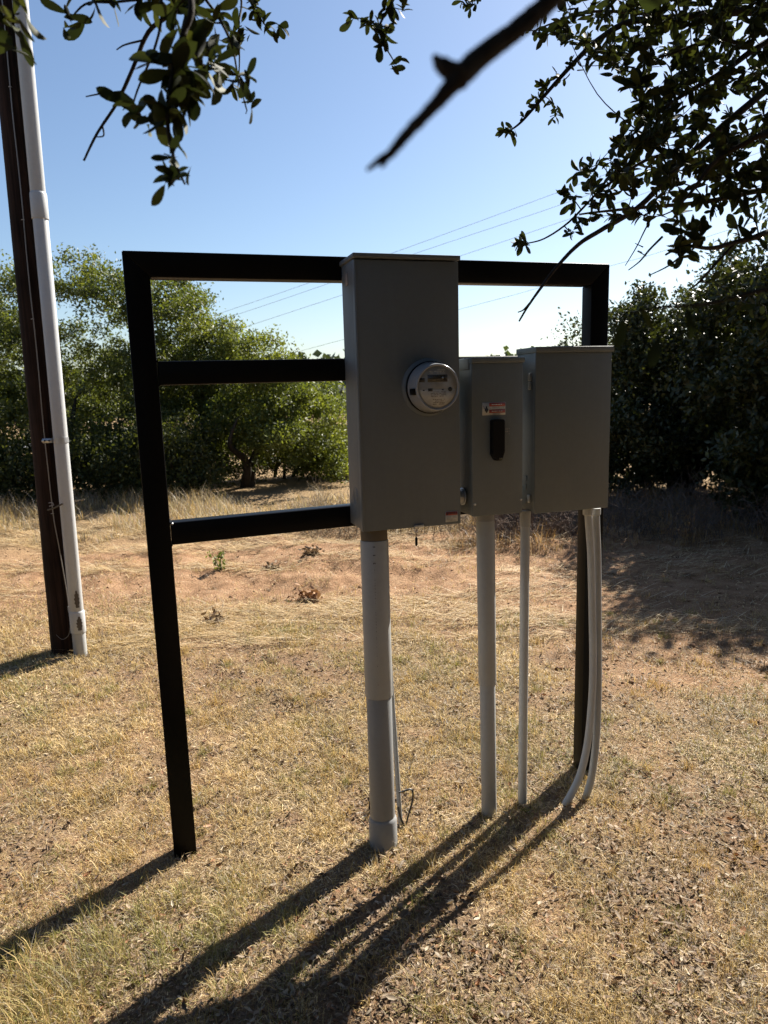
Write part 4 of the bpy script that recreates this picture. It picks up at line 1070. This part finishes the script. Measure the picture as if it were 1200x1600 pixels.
for k in range(n):
    x = CAM[0] + D_[k] * FH[0] + L_[k] * RH[0]; y = CAM[1] + D_[k] * FH[1] + L_[k] * RH[1]
    lw_, lt_ = cover(np.array([x]), np.array([y]))
    if r.random() > 1.02 - lw_[0]: continue
    j = k % 5; sz = r.uniform(.004, .012) * (1.9 if r.random() < .06 else 1); a_ = r.uniform(0, 6.28)
    R_ = np.array([[math.cos(a_), -math.sin(a_), 0], [math.sin(a_), math.cos(a_), 0], [0, 0, 1]])
    VV.append(base_v[j] @ R_.T * sz + (x, y, float(ground_h(x, y)) + sz * .2)); FF.append(base_f[j] + off); off += len(base_v[j])
o = link('soil_crumbs', mesh_from('soil_crumbs', np.concatenate(VV), np.concatenate(FF)), M['clod'])
tag(o, 'small reddish soil crumbs strewn over the bare dirt', 'soil', None, 'stuff')
for k, (u_, v_, sz, lab) in enumerate(((873, 1043, .020, 'dark round clod, one of a pair, nearer the thin conduit'), (885, 1042.5, .018, 'dark round clod, one of a pair, nearer the rack post'))):
    g = on_ground(u_, v_); o = bpy.data.objects.new('soil_clod', cm[k]); COL.objects.link(o)
    o.location = (g[0], g[1], float(ground_h(g[0], g[1])) + sz * .3); o.scale = (sz * (1.4 if sz > .05 else 1), sz, sz * (.8 if k < 3 else .45)); o.rotation_euler = (0, 0, k * 1.3)
    tag(o, lab, 'clod')

def little_plant(name, label, cat, u_, v_, hgt, n_l, leaf, colA, colB, seed, spread=.5, stems=5):
    g = on_ground(u_, v_); base = np.array([g[0], g[1], float(ground_h(g[0], g[1]))])
    r_ = np.random.default_rng(seed); root = thing(name, label, cat, base)
    b = MB(); tips = []
    for k in range(stems):
        d = norm(np.array([r_.normal() * spread, r_.normal() * spread, 1.0])); p = [base - (0, 0, .01)]
        for s_ in range(3):
            d = norm(d + r_.normal(size=3) * .15); p.append(p[-1] + d * hgt / 3 * r_.uniform(.7, 1.1)); tips.append(p[-1])
        b.tube(p, np.linspace(.004, .0015, 4), 5, False)
    b.build('stems', M['trunk'], root, True)
    tips = np.array(tips)[r_.integers(0, len(tips), n_l)] + r_.normal(size=(n_l, 3)) * leaf * .6
    tips[:, 2] = np.maximum(tips[:, 2], base[2] + .008)
    ct = r_.random((n_l, 1)); V_, F, cc = leaf_kites(tips, leaf, np.array(colA) * (1 - ct) + np.array(colB) * ct, r_, .3, .45)
    link('leaves', mesh_from('leaves', V_, F, cc), M['litter'] if colA[0] > colA[1] else M['crown'], root)
little_plant('green_weed', 'small upright green weed on the dirt behind the rack post', 'weed', 345, 893, .20, 90, .04, (.08, .12, .03), (.16, .19, .05), 71, .18, 3)
little_plant('dead_weed', 'curled dark dead plant lying at the lawn edge near the rack post', 'dead plant', 341, 972, .07, 60, .055, (.10, .06, .035), (.34, .27, .19), 72, 1.4, 6)
little_plant('dead_weed', 'reddish brown clump of dead leaves on the dirt below the lower rail', 'dead plant', 480, 938, .08, 120, .06, (.16, .07, .035), (.40, .25, .14), 73, 1.6, 8)
little_plant('dead_weed', 'grey matted dead weed on the dirt just under the lower rail', 'dead plant', 487, 876, .07, 160, .05, (.11, .085, .06), (.24, .18, .12), 76, 1.8, 10)
little_plant('dead_weed', 'flat dark dead weed on the dirt, between the other dead plants', 'dead plant', 425, 888, .05, 140, .05, (.10, .075, .05), (.22, .16, .10), 77, 2.2, 10)
little_plant('dead_weed', 'black shrivelled weed beside the foot of the thickest conduit', 'dead plant', 577, 1268, .07, 24, .018, (.03, .022, .018), (.08, .06, .04), 74, .5, 4)
little_plant('green_weed', 'tiny green sprout at the foot of the thin conduit', 'weed', 822, 1268, .02, 26, .012, (.10, .15, .03), (.2, .24, .06), 75, .8, 4)

# ------------------------------------------------------------------ live oak hanging over the camera
OB = np.array([3.5, -3.3, 0.0])
oak = thing('live_oak_tree', 'live oak whose dark leafy branches hang into the top of the view', 'tree', (OB[0], OB[1], float(ground_h(OB[0], OB[1]))))
MB().tube(spline([OB - (0, 0, .3), OB + (0.03, .05, .8), OB + (-.12, .1, 1.6), OB + (-.25, .35, 2.3)], 24), np.linspace(.24, .15, 25)[:len(spline([OB, OB, OB, OB], 24))], 16, True, .15).build('trunk', M['bark'], oak, True, 60)
crotch = OB + (-.25, .35, 2.2)
nodes, nrad = [], []
def branch(P, r0, r1, n=30, seg=8, jit=.10, name='branch', reg=True, label=None):
    Q = spline(P, n)
    rr_2 = np.linspace(r0, r1, len(Q)) if np.isscalar(r0) else np.interp(np.linspace(0, 1, len(Q)), np.linspace(0, 1, len(r0)), r0)
    o = MB().tube(Q, rr_2, seg, True, jit).build(name, M['bark'], oak, True, 70)
    if label: o['label'] = label
    if reg:
        for q_, r_ in zip(Q, rr_2): nodes.append(q_); nrad.append(r_)
    return Q
def pxs(L): return [at(*p) for p in L]
hub = at(1330, 20, 2.6)
branch([crotch, crotch + (-.25, .7, .45), (hub + crotch) / 2 + (0, 0, .35), hub], .085, .030, 30, 10, reg=False, name='limb')
hub2 = at(1330, 300, 2.1)
branch([crotch, crotch + (-.1, .8, .1), (hub2 + crotch) / 2 + (0.1, .1, .05), hub2], .05, .012, 30, 10, reg=False, name='limb')
over = np.array([0.9, -2.7, 3.0])
branch([crotch, crotch + (-.6, .3, .7), np.array([2.0, -2.8, 3.1]), over, np.array([0.0, -2.2, 2.75]), at(240, -160, 1.15)], .08, .009, 50, 10, reg=False, name='limb')
# branches on the right (picture position, distance)
G1 = branch([hub] + pxs([(1200, 138, 2.45), (1120, 205, 2.4), (1060, 260, 2.35), (1000, 322, 2.3), (945, 356, 2.25), (905, 381, 2.2), (870, 417, 2.15), (845, 450, 2.12), (826, 477, 2.1), (811, 502, 2.1)]), [.020, .013, .012, .010, .009, .0075, .0065, .0055, .0045, .0035, .0025], 0, 60)
branch(pxs([(829, 472, 2.1), (818, 484, 2.09), (809, 488, 2.09)]), .0028, .0015, 8, 6, reg=False, name='twig')
G2 = branch([hub2] + pxs([(1200, 297, 2.3), (1140, 308, 2.25), (1090, 317, 2.22), (1020, 323, 2.2), (945, 330, 2.2), (905, 335, 2.2)]), .011, .0025, 36)
G3 = branch([hub2] + pxs([(1200, 362, 1.75), (1150, 378, 1.7), (1110, 388, 1.65), (1070, 384, 1.6), (1040, 398, 1.58)]), .0085, .0022, 30)
branch(pxs([(1150, 378, 1.7), (1120, 410, 1.68), (1090, 443, 1.66), (1076, 452, 1.65)]), .004, .0015, 14, 6)
G4 = branch([hub] + pxs([(1150, 18, 2.62), (1060, 28, 2.6), (985, 34, 2.58), (935, 62, 2.55), (893, 102, 2.52), (850, 150, 2.5), (815, 190, 2.47), (795, 205, 2.46)]), .017, .0022, 46)
G5 = branch([G4[12]] + pxs([(1010, 22, 2.6), (930, 18, 2.6), (870, 34, 2.58), (835, 48, 2.58)]), .008, .002, 24)
G6 = branch([at(1060, 235, 2.38)] + pxs([(1010, 250, 2.36), (970, 275, 2.34), (935, 300, 2.32), (890, 346, 2.3), (850, 373, 2.28), (818, 381, 2.27)]), .006, .0018, 30)
G7 = branch([hub] + pxs([(1210, 60, 2.2), (1130, 112, 2.15), (1065, 150, 2.1), (1010, 190, 2.08), (975, 225, 2.06)]), .012, .0025, 30)
G8 = branch([hub] + pxs([(1230, 180, 1.95), (1180, 215, 1.9), (1120, 250, 1.88), (1080, 300, 1.86), (1050, 330, 1.85)]), .011, .0025, 30)
G9 = branch([G7[8]] + pxs([(1120, 60, 2.2), (1060, 80, 2.2), (1000, 100, 2.2)]), .007, .002, 20)
# bare twigs
for L in ([(1030, 322, 2.2), (1010, 355, 2.2), (995, 385, 2.2), (977, 415, 2.2)], [(1035, 370, 1.6), (1015, 390, 1.6), (1000, 408, 1.6), (982, 422, 1.6)], [(1070, 395, 1.6), (1045, 415, 1.6), (1015, 430, 1.6)], [(1200, 300, 2.3), (1130, 290, 2.3), (1095, 255, 2.3), (1060, 235, 2.3)]):
    branch(pxs(L), .003, .0012, 14, 6, .1, 'twig', False)
for L in ([(1100, 318, 2.22), (1094, 308, 2.22), (1092, 302, 2.22)], [(1005, 386, 2.2), (992, 380, 2.2)], [(1003, 395, 1.6), (996, 392, 1.6), (1010, 400, 1.6)]):
    branch(pxs(L), .0022, .001, 8, 5, 0, 'twig', False)
# left cluster
start = at(240, -160, 1.15)
B1 = branch([start] + pxs([(297, -10, 1.02), (286, 55, 1.0), (270, 115, .98), (262, 185, .97), (268, 232, .97), (277, 262, .97), (289, 288, .97)]), .0055, .0014, 40)
B2 = branch([start] + pxs([(277, -5, 1.25), (232, 50, 1.25), (207, 108, 1.25), (182, 162, 1.25), (152, 208, 1.25), (131, 251, 1.25)]), .005, .0018, 40, reg=False)
branch(pxs([(223, 63, 1.25), (195, 70, 1.25), (182, 78, 1.25)]), .002, .001, 8, 5, 0, 'twig', False)
branch(pxs([(193, 143, 1.25), (160, 146, 1.25), (134, 151, 1.25)]), .0022, .001, 8, 5, 0, 'twig', False)
branch(pxs([(160, 197, 1.25), (162, 212, 1.25), (150, 214, 1.25)]), .0018, .001, 8, 5, 0, 'twig', False)
B3 = branch([start] + pxs([(369, -20, 1.5), (373, 40, 1.5), (374, 100, 1.5), (371, 146, 1.5)]), .003, .0011, 24)
B4 = branch([start] + pxs([(370, -30, 1.5), (395, 10, 1.5), (412, 36, 1.5), (428, 58, 1.5)]), .003, .0011, 20)
B5 = branch([start] + pxs([(240, -20, 1.2), (190, 2, 1.2), (140, 4, 1.2), (118, 20, 1.2), (112, 32, 1.2)]), .003, .0012, 20)
B6 = branch([start] + pxs([(310, -20, 1.2), (340, 25, 1.2), (362, 70, 1.2), (372, 120, 1.2), (385, 170, 1.2)]), .003, .0012, 24)
B7 = branch([start] + pxs([(250, -30, 1.1), (252, 30, 1.1), (240, 80, 1.1), (215, 140, 1.1), (205, 175, 1.1)]), .003, .0012, 24)
B8 = branch([start] + pxs([(20, -60, 1.0), (22, 0, 1.0), (20, 45, 1.0), (22, 72, 1.0)]), .0035, .0012, 20)
start2 = at(640, -120, 1.5)
branch([over, np.array([1.0, -2.2, 2.9]), start2], .012, .006, 14, 8, reg=False, name='limb')
B9 = branch([start2] + pxs([(622, -20, 1.5), (600, 25, 1.5), (588, 55, 1.5), (606, 80, 1.5), (618, 100, 1.5)]), .0035, .0011, 24)
B10 = branch([start2] + pxs([(700, -40, 2.2), (735, -10, 2.2), (738, 8, 2.2)]), .003, .0012, 14)
# dead blurred branch right in front of the lens
branch([over, at(1330, -700, .95)] + pxs([(1130, -330, .55), (1010, -180, .44), (930, -90, 0.400), (880, -25, 0.368), (845, 15, 0.360), (800, 52, 0.352), (748, 92, 0.344), (715, 122, 0.336)]), [0.01006, 0.00851, 0.00735, 0.00658, 0.00581, 0.00542, 0.00511, 0.00495, 0.00511, 0.00557], 0, 70, 10, .15, 'dead_branch', False, 'thick bare dead branch, out of focus, reaching into the sky')
branch(pxs([(725, 112, 0.338), (700, 140, 0.336), (672, 172, 0.336), (640, 205, 0.336), (610, 240, 0.336), (594, 250, 0.336), (573, 266, 0.336)]), [0.00557, 0.00409, 0.00310, 0.00273, 0.00223, 0.00185, 0.00075], 0, 36, 10, .2, 'dead_branch', False, 'blurred tapering tip of the dead branch')
branch(pxs([(720, 118, 0.338), (700, 108, 0.336), (686, 98, 0.336), (678, 86, 0.336)]), [0.00527, 0.00464, 0.00340, 0.00099], 0, 14, 8, .2, 'dead_branch_stub', False)
branch(pxs([(606, 245, 0.336), (600, 255, 0.336), (596, 262, 0.336)]), [0.00185, 0.00124, 0.00062], 0, 8, 6, .2, 'dead_branch_stub', False)

leaves = []                                   # position, direction, normal, length, shade
lr = np.random.default_rng(88)
def spray(tip, d, n, size, spread=.9, back=.03, shade=None, flat_=0.0):
    d = norm(np.asarray(d, float))
    for k in range(n):
        dd = norm(d * .8 + lr.normal(size=3) * spread + (0, 0, -.12))
        nn = norm(np.cross(dd, lr.normal(size=3)) + (0, 0, .35)); nn = norm(nn - dd * (nn @ dd))
        p = tip - d * back * lr.random() + lr.normal(size=3) * .004
        leaves.append((p, dd, nn, size * lr.uniform(.62, 1.18), lr.random() if shade is None else shade * lr.uniform(.8, 1.2)))
def twig_to(target, size, n, r0=.0022):
    Na = np.array(nodes); j = int((np.linalg.norm(Na - target, axis=1)).argmin()); p = Na[j]
    L = np.linalg.norm(target - p)
    Q = spline([p, (p + target) / 2 + lr.normal(size=3) * .12 * L, target], 10)
    tw.tube(Q, np.linspace(min(r0, nrad[j]), .0008, len(Q)), 5, False)
    for q_ in Q[4:]: nodes.append(q_); nrad.append(.0012)
    d = Q[-1] - Q[-3]
    spray(Q[-1], d, n, size)
    if L > .05: spray(Q[len(Q) * 2 // 3], d, n // 2, size)
    if L > .12: spray(Q[len(Q) // 3], d, n // 3, size)
tw = MB()
from_poly = [(850, -40), (1260, -40), (1260, 330), (1140, 335), (1060, 300), (985, 345), (925, 345), (885, 310), (900, 270), (955, 235), (985, 190), (968, 130), (945, 95), (905, 70), (840, 60)]
def inside(u, v, P):
    c_ = False; j = len(P) - 1
    for i in range(len(P)):
        if (P[i][1] > v) != (P[j][1] > v) and u < (P[j][0] - P[i][0]) * (v - P[i][1]) / (P[j][1] - P[i][1]) + P[i][0]: c_ = not c_
        j = i
    return c_
cnt = 0
while cnt < 330:
    u_, v_ = lr.uniform(840, 1260), lr.uniform(-40, 345)
    if not inside(u_, v_, from_poly): continue
    if lr.random() > .45 + .55 * float(sstep(900, 1060, u_)): continue
    twig_to(at(u_, v_, lr.uniform(1.85, 2.75)), lr.uniform(.034, .052), int(lr.integers(7, 12)))
    cnt += 1
for k in range(110):                          # foliage that goes on beyond the picture edge
    u_, v_ = (lr.uniform(1230, 1620), lr.uniform(-330, 330)) if k % 3 else (lr.uniform(900, 1300), lr.uniform(-330, -60))
    twig_to(at(u_, v_, lr.uniform(1.9, 2.6)), .055, 8)
for u_, v_, d, sz, n in ((790, 200, 2.46, .042, 16), (783, 207, 2.46, .036, 6), (812, 180, 2.47, .034, 5), (872, 172, 2.5, .032, 8), (860, 190, 2.5, .03, 5), (838, 152, 2.5, .036, 12), (850, 130, 2.5, .036, 12), (870, 115, 2.5, .036, 12), (895, 95, 2.5, .036, 12), (910, 70, 2.55, .036, 12), (880, 60, 2.55, .036, 10), (845, 50, 2.55, .036, 10), (820, 45, 2.58, .036, 8), (840, 165, 2.5, .034, 8), (925, 85, 2.5, .036, 8), (920, 60, 2.5, .036, 8),
                         (815, 378, 2.27, .042, 12), (805, 381, 2.27, .036, 6), (880, 300, 2.3, .04, 10), (895, 320, 2.3, .042, 12), (905, 345, 2.3, .04, 10), (920, 290, 2.3, .04, 10), (930, 320, 2.3, .04, 10), (945, 300, 2.3, .04, 8), (955, 335, 2.3, .038, 8), (900, 362, 2.28, .036, 8), (985, 330, 2.3, .04, 8), (975, 110, 2.5, .045, 6), (965, 115, 2.5, .045, 5),
                         (1060, 350, 1.6, .042, 10), (1080, 372, 1.6, .044, 12), (1065, 395, 1.58, .044, 10), (1050, 340, 1.6, .042, 6), (1095, 350, 1.62, .042, 7), (1055, 412, 1.58, .040, 6), (1115, 440, 1.64, .036, 3), (1150, 352, 1.7, .042, 6), (1175, 340, 1.72, .042, 6), (1190, 380, 1.72, .042, 5), (1120, 330, 2.2, .04, 8), (1140, 300, 2.2, .04, 8), (1105, 300, 2.2, .04, 6),
                         (1195, 478, 1.5, .036, 4), (1185, 455, 1.5, .034, 3), (1200, 510, 1.5, .034, 3)):
    twig_to(at(u_, v_, d), sz, n)
# leaves of the left clusters
for u_, v_, d, sz, n in ((268, 120, .98, .055, 10), (250, 100, .98, .056, 9), (285, 140, .98, .05, 8), (262, 175, .97, .052, 8), (305, 120, 1.0, .052, 7), (325, 110, 1.05, .05, 7), (215, 175, 1.05, .046, 5), (192, 172, 1.08, .044, 4), (235, 195, 1.0, .046, 5), (290, 165, .98, .05, 6), (268, 245, .97, .030, 6), (256, 240, .97, .026, 4), (258, 285, .97, .040, 3), (272, 290, .97, .038, 3), (348, 118, 1.1, .048, 6), (365, 115, 1.15, .044, 6), (384, 178, 1.2, .036, 4),
                         (374, 142, 1.5, .028, 5), (372, 75, 1.5, .03, 7), (365, 60, 1.5, .032, 7), (378, 40, 1.5, .032, 8), (412, 34, 1.5, .030, 7), (428, 60, 1.5, .034, 7), (400, 15, 1.5, .032, 8), (385, 5, 1.5, .034, 8), (340, 20, 1.2, .042, 7), (330, 40, 1.2, .042, 6), (355, 60, 1.2, .04, 5), (318, 70, 1.1, .045, 6), (215, 5, 1.2, .045, 6), (235, -5, 1.2, .045, 6), (180, 8, 1.2, .044, 4), (115, 30, 1.2, .042, 5), (100, 18, 1.2, .042, 4), (150, 0, 1.2, .042, 4), (260, 10, 1.1, .048, 7), (290, 5, 1.1, .05, 7), (310, 30, 1.1, .048, 6), (275, 45, 1.05, .05, 6), (150, -10, 1.2, .042, 4), (75, -8, 1.1, .04, 3),
                         (22, 72, 1.0, .045, 3), (12, 55, 1.0, .045, 4), (15, 30, 1.0, .045, 4), (30, 20, 1.0, .04, 3),
                         (545, 27, 1.5, .036, 3), (570, 40, 1.5, .034, 7), (598, 50, 1.5, .036, 10), (590, 70, 1.5, .036, 6), (620, 100, 1.5, .036, 5), (610, 40, 1.5, .034, 8), (612, 10, 1.5, .034, 7), (630, 15, 1.5, .034, 5), (600, 15, 1.5, .034, 6),
                         (735, 10, 2.2, .035, 9), (720, 5, 2.2, .035, 7), (750, -5, 2.2, .035, 5)):
    twig_to(at(u_, v_, d), sz * (.95 if d < 1.3 else 1.0), n, .0018)
# a few leaves hanging very near the lens
for u_, v_, d in ((1000, 492, .62), (1072, 497, .62), (975, 515, .62), (1030, 540, .6)):
    leaves.append((at(u_, v_ - 15, d), norm(np.array([.1, .05, -1.0]) + lr.normal(size=3) * .25), norm(np.array([-.3, -.9, .2]) + lr.normal(size=3) * .2), .026, .9))
Q = spline(pxs([(1330, 380, .75), (1180, 455, .66), (1060, 475, .63), (985, 490, .62)]), 20)
branch([hub2] + [Q[0], Q[7], Q[14], Q[-1]], .003, .0007, 24, 6, 0, 'twig', False)
Q = spline(pxs([(1060, 475, .63), (1045, 500, .62), (1032, 530, .6)]), 8); tw.tube(Q, .0006, 5, False)
twg = tw.build('twigs', M['bark'], oak, True); twg['kind'] = 'stuff'

def oak_leaf_geo(curve, fold):
    ts = [0, .16, .36, .56, .76, .92, 1.0]; ws = [.02, .10, .165, .205, .195, .11, 0]
    V_ = [(0, -.12, 0)]; F = []
    c_i, l_i, r_i = [], [], []
    for t_, w_ in zip(ts, ws):
        z = -curve * t_ * t_
        c_i.append(len(V_)); V_.append((0, t_, z))
        if w_ > 0:
            l_i.append(len(V_)); V_.append((-w_, t_, z + fold * w_)); r_i.append(len(V_)); V_.append((w_, t_, z + fold * w_))
    F += [[0, r_i[0], c_i[0]], [0, c_i[0], l_i[0]]]
    for k in range(len(l_i) - 1):
        F += [[c_i[k], r_i[k], r_i[k + 1]], [c_i[k], r_i[k + 1], c_i[k + 1]], [c_i[k], c_i[k + 1], l_i[k + 1]], [c_i[k], l_i[k + 1], l_i[k]]]
    k = len(l_i) - 1
    F += [[c_i[k], r_i[k], c_i[-1]], [c_i[k], c_i[-1], l_i[k]]]
    return np.array(V_), np.array(F)
shapes = [oak_leaf_geo(.10, .25), oak_leaf_geo(.22, .4), oak_leaf_geo(-.05, .15), oak_leaf_geo(.3, .55)]
smesh = []
for V_, F in shapes:
    me = mesh_from('leaf', V_, F); me.materials.append(M['oak_leaf']); smesh.append(me)
score = []
for k, (p, d, nn, sz, sh) in enumerate(leaves):
    u_, v_, z = proj(p + d * sz * .5)
    foreshort = np.linalg.norm(np.cross(d, norm(p - CAM)))
    score.append((sz / max(z, .1)) * (.3 + foreshort) if (-10 < u_ < 1210 and -10 < v_ < 1610 and z > 0) else 0)
order = np.argsort(-np.array(score))
print('oak leaves', len(leaves))
big = set(order[:300].tolist())
VV, FF, CC, off = [], [], [], 0
for k, (p, d, nn, sz, sh) in enumerate(leaves):
    sd = np.cross(d, nn)
    j = k % 4
    if k in big:
        o = bpy.data.objects.new('leaf', smesh[j]); COL.objects.link(o)
        mm = Matrix.Identity(4)
        for i in range(3): mm[i][0], mm[i][1], mm[i][2], mm[i][3] = sd[i] * sz, d[i] * sz, nn[i] * sz, p[i]
        attach(o, oak); o.matrix_basis = mm
    else:
        Vb, Fb = shapes[j]
        VV.append(p + (np.outer(Vb[:, 0], sd) + np.outer(Vb[:, 1], d) + np.outer(Vb[:, 2], nn)) * sz); FF.append(Fb + off); off += len(Vb)
        c_ = np.array([.015, .019, .010]) * (1 - sh) + np.array([.046, .053, .018]) * sh
        CC.append(np.tile(c_, (len(Vb), 1)))
# unseen rest of crown, spread over and behind camera to block sky light
rc = np.random.default_rng(5)
Cc = np.array([1.6, -6.2, 3.9])
cl_ = Cc + norm(rc.normal(size=(700, 3))) * (.25 + .75 * rc.random((700, 1)) ** .6) * np.array([7.0, 5.6, 2.3])
cl_ = cl_[(cl_[:, 1] < -.9) & (cl_[:, 2] > 2.75)]
pk = cl_[rc.integers(0, len(cl_), 20000)] + rc.normal(size=(20000, 3)) * .38
pk = pk[(pk[:, 2] > 2.5) & (pk[:, 1] < -.7)]
cl2 = np.array([2.1, -1.75, 3.55]) + norm(rc.normal(size=(120, 3))) * rc.random((120, 1)) ** .5 * np.array([1.9, 1.0, .85])  # lobe added toward the sun to shade branches near the lens
pk2 = cl2[rc.integers(0, 120, 9000)] + rc.normal(size=(9000, 3)) * .16
pk2 = pk2[(pk2[:, 2] > 2.75) & (pk2[:, 1] < -.7)]
pk = np.concatenate([pk, pk2])
V2, F2, C2 = leaf_kites(pk, .16, np.tile([.035, .045, .017], (len(pk), 1)), rc, .2, .6)
VV.append(V2); FF.append(F2 + off); CC.append(C2)
o = link('leaves', mesh_from('leaves', np.concatenate(VV), np.concatenate(FF), np.concatenate(CC)), M['oak_leaves'], oak)
o['kind'] = 'stuff'
lb = MB()
for c in cl_[::6]:
    md = (c + crotch) / 2 + rc.normal(size=3) * .2
    lb.tube(spline([crotch + (0, 0, .1), md, c], 10), np.linspace(.05, .008, len(spline([c, c, c], 10))), 6, False)
lb.build('crown_limbs', M['bark'], oak, True)
